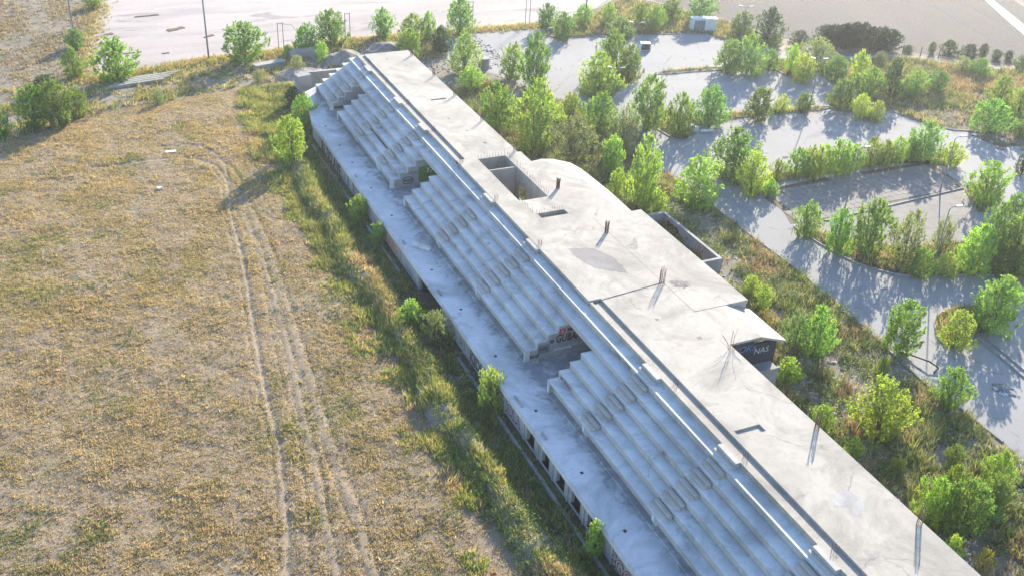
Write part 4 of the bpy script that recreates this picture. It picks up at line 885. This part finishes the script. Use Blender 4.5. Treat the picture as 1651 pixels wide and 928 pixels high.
# ---------------------------------------------------------------- lamps and poles
LLAB = ['double-headed lamp standing nearest behind the roof', 'double-headed lamp on the island beside the dumped screen', 'double-headed lamp right of the white utility box', 'single lamp among the trees behind the far roof', 'double-headed lamp on the median in the upper right car park', 'single lamp at the left of the low bay kerb', 'single lamp standing in the middle of the low bay kerb', 'leaning single lamp on the wide island below the paved bay', 'thin lamp post behind the wide tree on the long island']
for (x, y, h, n), lb in zip(LAMPS, LLAB):
    h = max(h, 6.3) if n == 2 else h
    t = thing('street_lamp', lb, 'street lamp', (x, y, 0.05), -.45, 'car park lamps')
    mb = MB().tube([(0, 0, 0), (0, 0, .9), (0, 0, .95), (0, 0, h - .25)], [.10, .10, .065, .045], 8)
    part('pole', mb, M['steel'], t); part('base_plate', MB().box(-.2, .2, -.2, .2, -.05, .04), M['kerb'], t)
    for s in ((-1, 1) if n == 2 else (1,)):
        part('arm', MB().tube([(0, 0, h - .3), (s * .22, 0, h - .12), (s * .5, 0, h - .03)], [.04, .035, .03], 6), M['steel'], t)
        part('lamp_head', MB().prof([(s * .45, h - .08), (s * .5, h + .04), (s * 1.05, h + .12), (s * 1.1, h + .02)], -.13, .13), M['steel'], t)
for (x, y), h, lb in ((MAST[0], 9.5, 'tall grey mast in front of the gravel lot'), (MAST[1], 9.0, 'tall mast at the top left beside the far field'), (POLE[0], 8.0, 'thick pole in front of the yellowish tree at the top')):
    t = thing('mast', lb, 'mast', (x, y, 0)); part('pole', MB().tube([(0, 0, 0), (0, 0, h)], [.13, .08], 8), M['steel'], t); part('mast_head', MB().box(-.6, .6, -.12, .12, h, h + .15), M['steel'], t); part('base_plate', MB().box(-.25, .25, -.25, .25, 0, .06), M['kerb'], t)
for i, ((x, y), h, lb) in enumerate(zip(TWIN, (3.9, 4.0, 5.0, 6.0), ('leftmost twin poles in front of the gravel lot', 'twin poles left of the rubble mound top', 'twin poles by the pointed tree at the top', 'tall twin poles at the back corner of the car park'))):
    t = thing('twin_poles', lb, 'poles', (x, y, 0))
    for s in (-.35, .35): part('post', MB().tube([(s, 0, 0), (s, 0, h)], [.05, .045], 6), M['steel'], t)
    part('crossbar', MB().tube([(-.35, 0, h - .15), (.35, 0, h - .15)], [.035] * 2, 5), M['steel'], t)
    if i == 0: part('stay', MB().tube([(.35, 0, h - .2), (1.6, .1, h - .5), (2.6, .2, h - 1.9)], [.025] * 3, 5), M['steel'], t)
wl = plain('aluminium_wire', (0.6, 0.6, 0.6), .35, .6)
for i, (dx, z) in enumerate(((0, 9.0), (-9, 8.6), (-14, 8.2))):
    a = Vector((150 + dx, 160, z)); b = Vector((118 + dx, 60, z)); pts = [a.lerp(b, t) + Vector((0, 0, -1.4 * 4 * t * (1 - t))) for t in np.linspace(0, 1, 14)]
    one('power_line', MB().tube(pts, [.022] * 14, 4).me('power_line', wl), None, ('right and brightest', 'middle', 'left and faintest')[i] + ' overhead wire crossing the ploughed field', 'wire', group='overhead wires')
# wire fence posts by the track
for i in range(4):
    one('fence_post', MB().tube([(0, 0, 0), (0, 0, 1.3)], [.07, .06], 6).me('fence_post', M['bark']), None, ('first', 'second', 'third', 'fourth')[i] + ' fence post right of the dark grove along the track', 'post', (116.5 + i * 1.9, 111.0 - i * 1.7, 0), 0, 'fence posts along the track')

# ================================================================ TREES
def envelope(kind, t):
    if kind == 'p': return np.sin(np.pi * np.clip(t * .9 + .08, 0, 1) ** .86) ** .62
    if kind == 'r': return np.sin(np.pi * np.clip(t * .86 + .12, 0, 1) ** .95) ** .6
    return np.sin(np.pi * np.clip(t * .9 + .09, 0, 1) ** .8) ** .7
def make_tree(seed, kind, shoots, per, leaf, up):
    rg = np.random.default_rng(seed); ph = rg.random(8) * 6.28
    n = shoots; t = rg.random(n * 3); r = envelope(kind, t); keep = rg.random(n * 3) < (r ** 1.3 + .12); t = t[keep][:n]; n = len(t)
    phi = rg.random(n) * 6.283
    lob = 1 + .24 * np.sin(2 * phi + 5 * t + ph[0]) + .2 * np.sin(3 * phi - 7 * t + ph[1]) + .15 * np.sin(5 * phi + 11 * t + ph[2])
    rho = .45 * envelope(kind, t) * lob * rg.random(n) ** .38
    base = np.stack([np.cos(phi) * rho, np.sin(phi) * rho, t * .93 + .02], -1)
    out = np.stack([np.cos(phi), np.sin(phi), np.zeros(n)], -1)
    d = out * rg.uniform(.25, .7, (n, 1)) + np.array([0, 0, 1.0]) * up * rg.uniform(.4, 1.2, (n, 1)) + rg.normal(0, .18, (n, 3)); d /= np.linalg.norm(d, axis=1, keepdims=True)
    L = rg.uniform(.07, .17, n) * (1.1 - .3 * t); base = base - d * (L * .6)[:, None]; base[:, 2] = np.maximum(base[:, 2], .01)
    s = (np.arange(per) + rg.random((n, per))) / per
    c = base[:, None, :] + d[:, None, :] * (s * L[:, None])[..., None] + rg.normal(0, .016, (n, per, 3)) * (1.15 - .6 * s)[..., None]
    c = c.reshape(-1, 3); c[:, 2] = np.maximum(c[:, 2], .015); m = len(c)
    nrm = rg.normal(0, 1, (m, 3)) + np.array([0, 0, .9]); nrm /= np.linalg.norm(nrm, axis=1, keepdims=True)
    a = np.cross(nrm, rg.normal(0, 1, (m, 3))); a /= np.linalg.norm(a, axis=1, keepdims=True) + 1e-9; b = np.cross(nrm, a)
    sz = leaf * rg.uniform(.6, 1.35, (m, 1))
    v = np.stack([c - a * sz, c - b * sz * .6, c + a * sz, c + b * sz * .6], 1).reshape(-1, 3)
    q = np.arange(m * 4).reshape(m, 4)
    tint = np.repeat(np.repeat(rg.uniform(.72, 1.25, n), per) * rg.uniform(.8, 1.2, m), 4)
    yel = np.repeat(np.repeat(rg.random(n) ** 3 * .3, per), 4)
    col = np.stack([tint * (1 + yel), tint * (1 + yel * .35), tint * (1 - .3 * yel)], -1)
    crown = fast_mesh('crown', v, q, [M['leaf']], tint=col, k=4)
    mb = MB(); ns = 4
    for i in range(ns):
        an = rg.random() * 6.28; sp = rg.uniform(.05, .2)
        p = [(math.cos(an) * .015, math.sin(an) * .015, -.02), (math.cos(an) * sp * .45, math.sin(an) * sp * .45, .33), (math.cos(an) * sp, math.sin(an) * sp, .78 - .1 * i)]
        mb.tube(p, [.016, .011, .004], 5)
        for j in range(4):
            f = .25 + .16 * j; q0 = Vector(p[0]).lerp(Vector(p[2]), f); a2 = rg.random() * 6.28
            mb.tube([q0, q0 + Vector((math.cos(a2) * .14, math.sin(a2) * .14, .11)), q0 + Vector((math.cos(a2) * .25, math.sin(a2) * .25, .24))], [.006, .004, .002], 4, False)
    return crown, mb.me('trunk', M['bark'])
PROTO = {'p': [make_tree(100 + i, 'p', 400, 22, .0195, 1.0) for i in range(7)], 'r': [make_tree(200 + i, 'r', 410, 22, .0195, .6) for i in range(5)], 'y': [make_tree(300 + i, 'p', 350, 22, .0205, 1.0) for i in range(7)],
         'w': [make_tree(400 + i, 'r', 360, 20, .017, 1.0) for i in range(4)], 'g': [make_tree(500, 'r', 170, 14, .024, .8)], 'd': [make_tree(600 + i, 'r', 400, 20, .020, .6) for i in range(3)]}
TCOL = {'p': (.23, .37, .088), 'r': (.185, .31, .086), 'y': (.315, .45, .098), 'w': (.215, .285, .145), 'g': (.40, .38, .055), 'd': (.065, .120, .055)}
NM = {'p': 'leafy_tree', 'r': 'round_tree', 'y': 'light_green_tree', 'w': 'willow_bush', 'g': 'yellow_bush', 'd': 'dark_tree'}
for i, (x, y, h, wd, k, lb) in enumerate(TREES):
    pr = PROTO[k]; crown, trunk = pr[i % len(pr)]
    small = h < 2.6
    t = thing(('bush' if small else NM[k]), lb, 'bush' if 'bush' in lb or 'shrub' in lb else 'tree', (x, y, 0.0), random.uniform(0, 6.28), 'trees and bushes round the grandstand')
    if 'hedge row' in lb: wd *= 1.2; h *= 1.08
    t.scale = (wd * 1.14 * random.uniform(.9, 1.12), wd * 1.14 * random.uniform(.9, 1.12), h * 1.03)
    c = obj('crown', crown, t); obj('trunk', trunk, t)
    b = TCOL[k]; j = random.uniform(.72, 1.2); c.color = (b[0] * j * random.uniform(.85, 1.25), b[1] * j, b[2] * j * random.uniform(.8, 1.2), 1)
# long dark grove beside the track: one closed mass of crowns
gr = thing('grove', 'long rounded dark grove at the edge of the ploughed field', 'grove', (0, 0, 0))
GA, GB = Vector((106.3, 116.6)), Vector((115.3, 112.4))
for i in range(9):
    f = i / 8; p = GA.lerp(GB, f) + Vector((random.uniform(-.4, .4), random.uniform(-.2, 1.2))); crown, trunk = PROTO['d'][i % 3]
    hh = 4.1 * (1 - .5 * abs(f - .45) ** 1.6)
    c = obj('crown', crown, gr, loc=(p.x, p.y, 0), rz=i * 1.3); c.scale = (3.8, 3.8, hh); c.color = (.042, .072, .034, 1)
    c = obj('trunk', trunk, gr, loc=(p.x, p.y, 0), rz=i * 1.3); c.scale = (4.2, 4.2, hh)

# ================================================================ GRASS AND WEEDS (stuff)
def tufts(name, x, y, z, h, spread, nb, bw, col, label, seed):
    rg = np.random.default_rng(seed); n = len(x)
    an = rg.random((n, nb)) * 6.283; rr = spread[:, None] * np.sqrt(rg.random((n, nb)))
    bx = x[:, None] + np.cos(an) * rr * .5; by = y[:, None] + np.sin(an) * rr * .5
    hh = h[:, None] * rg.uniform(.55, 1.15, (n, nb)); la = an + rg.normal(0, .6, (n, nb)); ll = hh * rg.uniform(.15, .75, (n, nb))
    wa = rg.random((n, nb)) * 6.283; w2 = bw * rg.uniform(.6, 1.4, (n, nb))
    p0 = np.stack([bx + np.cos(wa) * w2, by + np.sin(wa) * w2, np.broadcast_to(z[:, None], bx.shape)], -1)
    p1 = np.stack([bx - np.cos(wa) * w2, by - np.sin(wa) * w2, np.broadcast_to(z[:, None], bx.shape)], -1)
    p2 = np.stack([bx + np.cos(la) * ll + np.cos(wa) * w2 * .3, by + np.sin(la) * ll, z[:, None] + hh], -1)
    v = np.stack([p0, p1, p2], 2).reshape(-1, 3); tri = np.arange(len(v)).reshape(-1, 3)
    c = np.repeat(col[:, None, :] * rg.uniform(.75, 1.25, (n, nb, 1)), 3, axis=1).reshape(-1, 3) if False else np.repeat((col[:, None, :] * rg.uniform(.75, 1.25, (n, nb, 1))).reshape(-1, 3), 3, axis=0)
    obj(name, fast_mesh(name, v, tri, [M['grass']], tint=c), label=label, cat='grass' if 'grass' in name else 'weeds', kind='stuff')
def pick(rg, n, cols, wts):
    i = rg.choice(len(cols), n, p=np.array(wts) / sum(wts)); return np.array(cols)[i] * rg.uniform(.85, 1.15, (n, 1))
STRAW, TAN, BROWN, OLIVE, GREEN, YELL, DARKG, RUST = (.58, .455, .255), (.44, .335, .20), (.25, .19, .13), (.23, .235, .105), (.16, .235, .075), (.46, .46, .14), (.12, .18, .07), (.25, .17, .105)
def region(rg, n, poly, excl=(), dens=None):
    p = np.array(poly); x = rg.uniform(p[:, 0].min(), p[:, 0].max(), n); y = rg.uniform(p[:, 1].min(), p[:, 1].max(), n); k = in_poly(x, y, poly)
    for e in excl: k &= ~in_poly(x, y, e)
    if dens is not None: k &= rg.random(n) < dens(x, y)
    return x[k], y[k]
rg = np.random.default_rng(21)
# dry grass on the field, thin on the ruts, in drifts
fp = [(-16, 30), (21.3, 30), (21.3, 124)] + [p for p in FIELDTOP[::-1] if p[0] < 21]
def fd(x, y):
    d = np.minimum(np.minimum(dist_poly(x, y, TRACKS1), dist_poly(x, y, TRACKS2)), dist_poly(x, y, TRACKS3)); d = np.minimum(d, dist_poly(x, y, RUTC))
    a = vnoise(x, y * .6, 2.2, 31) * .55 + vnoise(x, y, .8, 32) * .45
    return np.clip(.22 + (a - .42) * 2.6, 0.05, 1) * np.clip(.35 + 1.1 * vnoise(x, y * .7, 7.0, 38), .3, 1) * np.clip(d / .45, .04, 1)
x, y = region(rg, 300000, fp, dens=fd); n = len(x)
g = vnoise(x, y, 3.0, 33); col = pick(rg, n, [STRAW, TAN, BROWN, OLIVE, (.48, .39, .26)], [6, 3, .5, 1.8, 4]); gm = rg.random(n) < np.clip((g - .58) * 2.2, 0, .6); col[gm] = pick(rg, gm.sum(), [OLIVE, GREEN, DARKG], [3, 2, 1])
gl = np.clip((vnoise(x, y * .8, 6.5, 39) - .52) * 3, 0, .75)[:, None]; col = col * (1 - gl) + gl * (col * .55 + np.array([[.13, .15, .055]]))
tufts('dry_grass', x, y, field_z(x, y), rg.uniform(.06, .21, n) * (.4 + 1.1 * vnoise(x, y, 1.3, 34)), rg.uniform(.12, .36, n), 5, .034, col, 'dry straw grass covering the rutted field', 1)
def fs(x, y):
    d = np.minimum(np.minimum(dist_poly(x, y, TRACKS1), dist_poly(x, y, TRACKS2)), dist_poly(x, y, TRACKS3)); d = np.minimum(d, dist_poly(x, y, RUTC))
    return np.clip(.05 + vnoise(x, y * .5, 4.0, 35) * .55 + vnoise(x * .4, y * 1.5, .9, 36) * .5, 0, 1) * np.clip(d / .4, .05, 1)
x, y = region(rg, 260000, fp, dens=fs); n = len(x)
col = pick(rg, n, [STRAW, TAN, (.44, .33, .2), BROWN, OLIVE], [6, 4, 3, .8, 1.2]) * (.85 + .3 * vnoise(x, y, 1.2, 37))[:, None]
tufts('straw_stubble', x, y, field_z(x, y), rg.uniform(.05, .17, n), rg.uniform(.1, .3, n), 3, .032, col, 'short trampled straw between the taller tufts on the field', 15)
# yellow-green verge between field and wall
def vd(x, y): return np.clip(np.clip(-.12 + (x - 17.8) * .17, 0, .8) + (vnoise(x, y, 2.0, 41) - .5) * 1.3, 0, 1) * np.where(x > 23.2, .4, .95)
x, y = region(rg, 70000, [(16.8, 28), (25.3, 28), (25.3, 104), (26.8, 115), (28, 124), (21, 124), (18.5, 112)], dens=lambda x, y: vd(x, y) * (1 - .8 * np.exp(-(dist_poly(x, y, PATH) / .35) ** 2)))
n = len(x); near = x > 23.3; col = pick(rg, n, [YELL, STRAW, OLIVE, GREEN, (.30, .38, .10)], [4, 3, 2, 3, 4]); stp = vnoise(x, y, 3.2, 43) > .68; col[stp] = pick(rg, stp.sum(), [STRAW, TAN, YELL], [4, 3, 1]); col[near] = pick(rg, near.sum(), [GREEN, YELL, OLIVE, STRAW], [4, 2, 2, 1.2])
tufts('verge_weeds', x, y, np.maximum(berm(x, y) * .95, np.where(x < 21, field_z(x, y), 0)), rg.uniform(.18, .75, n) * np.clip((x - 15.5) / 4.5, .35, 1) * (.5 + .8 * vnoise(x, y, 1.6, 42)), rg.uniform(.2, .5, n), 9, .036, col, 'tall yellow-green weeds along the deck wall', 2)
# wild strip between the roof and the car park
GSF = [(39.2, 10), (44.7, 51), (44.7, 67), (44.2, 79), (39.6, 80), (39.6, 114), (25, 114), (25, 10)]
def wd_(x, y): return np.clip(.25 + (vnoise(x, y, 2.2, 51) - .35) * 2.2, 0.05, 1)
x, y = region(rg, 30000, [(39.3, 15), (57.6, 15), (57.9, 40), (59.3, 60), (59.4, 86), (63, 99), (58, 108), (52, 118), (39.6, 116)], [GSF, [(44.6, 65), (51.9, 65), (51.9, 75), (44.6, 75)]], wd_)
n = len(x); a = vnoise(x, y, 3.5, 52); col = pick(rg, n, [GREEN, OLIVE, YELL, STRAW, TAN, DARKG, (.20, .235, .14)], [5, 3, 2, .7, .5, 2.5, 3.5]); k = (a > .73); col[k] = pick(rg, k.sum(), [RUST, TAN, BROWN, OLIVE], [1, 3, 1, 2])
tufts('wild_weeds', x, y, np.zeros(n), rg.uniform(.25, 1.0, n) * (.5 + .9 * vnoise(x, y, 1.8, 53)), rg.uniform(.25, .55, n), 10, .036, col, 'dense mixed weeds between the roof and the car park', 3)
# bank between field and gravel lot, far left field
bank = [(-30, 100)] + [p for p in FIELDTOP if p[0] < 29] + [(34, 128), (50, 128), (56, 138), (39.2, 138.4), (28.1, 136.2), (19.3, 135.5), (12.4, 133.8), (3.3, 132.4), (-30, 130)]
x, y = region(rg, 30000, bank, dens=lambda x, y: np.clip(.2 + (vnoise(x, y, 2.5, 61) - .3) * 1.8, 0.05, 1)); n = len(x)
tufts('bank_weeds', x, y, np.zeros(n), rg.uniform(.2, .7, n) * (.6 + .7 * vnoise(x, y, 2, 62)), rg.uniform(.25, .6, n), 8, .045, pick(rg, n, [OLIVE, YELL, GREEN, STRAW, TAN], [3, 3, 2, 2, 2]), 'weeds on the bank between field and gravel lot', 4)
x, y = region(rg, 30000, [(-40, 128), (3, 132.6), (9, 168), (12, 200), (-40, 200)], dens=lambda x, y: np.clip(.35 + (vnoise(x, y * .5, 3, 63) - .4) * 1.2, .15, 1)); n = len(x)
tufts('far_dry_grass', x, y, np.zeros(n), rg.uniform(.15, .4, n), rg.uniform(.3, .7, n), 6, .06, pick(rg, n, [(.30, .25, .17), TAN, BROWN, OLIVE], [5, 4, 2, .8]), 'dry straw grass of the far field at the top left', 5)
tt = rg.random(5200); seg = [GRAVEL[1], GRAVEL[2], GRAVEL[3], GRAVEL[4], GRAVEL[5], GRAVEL[6], GRAVEL[7], GRAVEL[8]]; sg = np.array(seg); ii = (tt * 7).astype(int); ff = tt * 7 - ii
x = sg[ii, 0] * (1 - ff) + sg[ii + 1, 0] * ff + rg.normal(0, .8, len(tt)); y = sg[ii, 1] * (1 - ff) + sg[ii + 1, 1] * ff + rg.normal(0, .7, len(tt)); n = len(x)
tufts('gravel_edge_weeds', x, y, np.zeros(n), rg.uniform(.15, .5, n), rg.uniform(.2, .5, n), 7, .05, pick(rg, n, [OLIVE, YELL, STRAW, TAN], [2, 2, 2, 2]), 'ragged weeds along the gravel lot edges', 16)
# islands and the wild patch
xs, ys = [], []
for pl, nn in ((ISL_LONG, 2600), (ISL_MEDIAN, 900), (ISL_UPR, 500), (ISL_SCREEN, 1500), (ISL_CORNER, 9000), (ISL_SMALL, 700), (ISL_HEDGE, 1600), (ISL_LOWER, 6000), (ISL_NOSE, 600), (ISL_TEAR, 900), (ISL_UP, 300)):
    q = np.array(pl); cx, cy = q.mean(0); q = [(cx + (a - cx) * .93, cy + (b - cy) * .9) for a, b in pl]
    x, y = region(rg, nn, q); xs.append(x); ys.append(y)
x, y = np.concatenate(xs), np.concatenate(ys); n = len(x)
tufts('island_weeds', x, y, np.full(n, .08), rg.uniform(.15, .7, n), rg.uniform(.25, .5, n), 8, .04, pick(rg, n, [OLIVE, STRAW, TAN, GREEN, DARKG, YELL], [3, 2, 2, 3, 2, 1]), 'undergrowth on the kerbed islands of the car park', 6)
x, y = region(rg, 22000, WILD, dens=lambda x, y: np.clip(.25 + (vnoise(x, y, 3, 71) - .35) * 2, .05, 1)); n = len(x); a = vnoise(x, y, 4.5, 72); col = pick(rg, n, [OLIVE, GREEN, YELL, STRAW], [3, 3, 1.5, 2]); k = a > .55; col[k] = pick(rg, k.sum(), [RUST, TAN, BROWN, STRAW], [1.2, 3, 1, 2])
tufts('wild_patch_weeds', x, y, np.full(n, .08), rg.uniform(.2, .9, n), rg.uniform(.3, .7, n), 8, .05, col, 'brown and green weeds of the wild patch right of the car park', 7)
# broad-leaved weeds: low leaf clumps
def leaf_weeds(name, x, y, z, r, h, nl, leaf, col, label, seed):
    rg = np.random.default_rng(seed); n = len(x); a = rg.random((n, nl)) * 6.283; d = np.sqrt(rg.random((n, nl))) * r[:, None]
    c = np.stack([x[:, None] + np.cos(a) * d, y[:, None] + np.sin(a) * d, z[:, None] + h[:, None] * rg.random((n, nl)) * (1.05 - .7 * (d / r[:, None]) ** 2)], -1).reshape(-1, 3); m = len(c)
    nr = rg.normal(0, 1, (m, 3)) + np.array([0, 0, 1.0]); nr /= np.linalg.norm(nr, axis=1, keepdims=True); u = np.cross(nr, rg.normal(0, 1, (m, 3))); u /= np.linalg.norm(u, axis=1, keepdims=True) + 1e-9; w_ = np.cross(nr, u)
    sz = leaf * rg.uniform(.6, 1.4, (m, 1)); v = np.stack([c - u * sz, c - w_ * sz * .5, c + u * sz, c + w_ * sz * .5], 1).reshape(-1, 3)
    t = np.repeat((col[:, None, :] * rg.uniform(.75, 1.25, (n, nl, 1))).reshape(-1, 3), 4, axis=0)
    obj(name, fast_mesh(name, v, np.arange(m * 4).reshape(m, 4), [M['grass']], tint=t, k=4), label=label, cat='weeds', kind='stuff')
x, y = region(rg, 9500, [(39.8, 15), (57.4, 15), (57.9, 40), (59.2, 60), (59.3, 86), (62, 99), (57, 110), (52, 118), (39.8, 116)], [GSF, [(44.6, 65), (51.9, 65), (51.9, 75), (44.6, 75)]], lambda x, y: np.clip((vnoise(x, y, 2.6, 101) - .25) * 2, 0, 1)); n = len(x)
leaf_weeds('leafy_weeds', x, y, np.zeros(n), rg.uniform(.25, .8, n), rg.uniform(.25, 1.0, n) * (.5 + 1.3 * vnoise(x, y, 3.0, 103)), 34, .075, pick(rg, n, [(.20, .30, .09), (.25, .31, .18), OLIVE, YELL, DARKG], [4, 3, 2, 2, 1.5]), 'leafy green weeds in the wild strip right of the roof', 31)
x, y = region(rg, 3600, [(20.3, 28), (25.2, 28), (25.2, 104), (26, 112), (21, 112)], dens=lambda x, y: np.clip((vnoise(x, y, 2.2, 102) - .3) * 2, 0, 1)); n = len(x)
leaf_weeds('leafy_verge_weeds', x, y, berm(x, y) * .95, rg.uniform(.2, .55, n), rg.uniform(.3, .95, n), 30, .065, pick(rg, n, [GREEN, YELL, (.30, .36, .09), DARKG], [3, 2, 3, 2]), 'leafy yellow-green weeds on the bank by the deck wall', 32)
x, y = region(rg, 1800, WILD); n = len(x)
leaf_weeds('leafy_patch_weeds', x, y, np.full(n, .08), rg.uniform(.3, .8, n), rg.uniform(.3, 1.2, n), 28, .09, pick(rg, n, [GREEN, (.22, .27, .16), OLIVE, TAN], [4, 3, 2, 1]), 'leafy weeds in the wild patch right of the car park', 33)
# scattered stones and litter in the wild strip
def stones(name, x, y, s, cols, label, seed):
    rg = np.random.default_rng(seed); n = len(x); o = np.array([(1, 0, 0), (-1, 0, 0), (0, 1, 0), (0, -1, 0), (0, 0, 1), (0, 0, -.3)], float); t = np.array([(0, 2, 4), (2, 1, 4), (1, 3, 4), (3, 0, 4), (2, 0, 5), (1, 2, 5), (3, 1, 5), (0, 3, 5)])
    v = np.stack([x, y, np.zeros(n)], -1)[:, None, :] + o[None] * s[:, None, None] * rg.uniform(.45, 1.2, (n, 6, 1)) * np.array([1, 1, .6]); tri = (np.arange(n)[:, None, None] * 6 + t[None]).reshape(-1, 3)
    obj(name, fast_mesh(name, v.reshape(-1, 3), tri, [M['grass_stone']], tint=np.repeat(cols, 6, axis=0)), label=label, cat='stones', kind='stuff')
m, nt_, p_ = new_mat('loose_stone'); at = N(nt_, 'ShaderNodeAttribute', attribute_name='tint'); nt_.links.new(at.outputs['Color'], p_.inputs['Base Color']); p_.inputs['Roughness'].default_value = .9; M['grass_stone'] = m
x, y = region(rg, 7000, [(39.8, 18), (57.4, 18), (57.9, 40), (59.2, 60), (59.2, 86), (61, 99), (56, 120), (40, 118)], [GSF]); n = len(x)
stones('loose_stones', x, y, rg.uniform(.06, .3, n) * (.4 + vnoise(x, y, 3, 81)), pick(rg, n, [(.42, .39, .36), (.33, .31, .28), (.5, .49, .47)], [3, 2, 2]), 'loose stones scattered in the wild strip', 9)
x, y = region(rg, 1500, [(21.5, 35), (25.3, 35), (25.3, 108), (22, 108)]); n = len(x)
stones('wall_foot_stones', x, y, rg.uniform(.05, .2, n), pick(rg, n, [(.33, .31, .28), (.25, .23, .2)], [1, 1]), 'stones along the foot of the deck wall', 10)
x, y = region(rg, 2500, [(26, 122), (58, 122), (58, 137), (30, 135)]); n = len(x)
stones('rubble_stones', x, y, rg.uniform(.08, .35, n), pick(rg, n, [(.36, .33, .30), (.27, .25, .22), (.2, .18, .15)], [3, 3, 1]), 'rubble strewn round the mounds behind the far end', 12)
x, y = region(rg, 900, [(60, 40), (66, 40), (100, 85), (90, 125), (70, 125), (62, 100)]); n = len(x)
stones('lot_litter', x, y, rg.uniform(.02, .08, n), pick(rg, n, [(.4, .38, .36), (.15, .14, .13), (.5, .5, .5)], [3, 3, 1]), 'small litter and grit on the car park asphalt', 13)

# ================================================================ air
hz = MB().box(-60, 240, -40, 260, -1.2, 60)
hm = bpy.data.materials.new('haze'); hm.use_nodes = True; hn = hm.node_tree; hn.nodes.clear()
ho = hn.nodes.new('ShaderNodeOutputMaterial'); hv = hn.nodes.new('ShaderNodeVolumePrincipled')
hv.inputs['Color'].default_value = (0.88, 0.92, 1.0, 1); hv.inputs['Density'].default_value = 0.0003; hv.inputs['Anisotropy'].default_value = 0.55
hn.links.new(hv.outputs[0], ho.inputs['Volume'])
obj('haze', hz.me('haze', hm), label='thin sunlit haze over the whole site', cat='haze', kind='stuff')
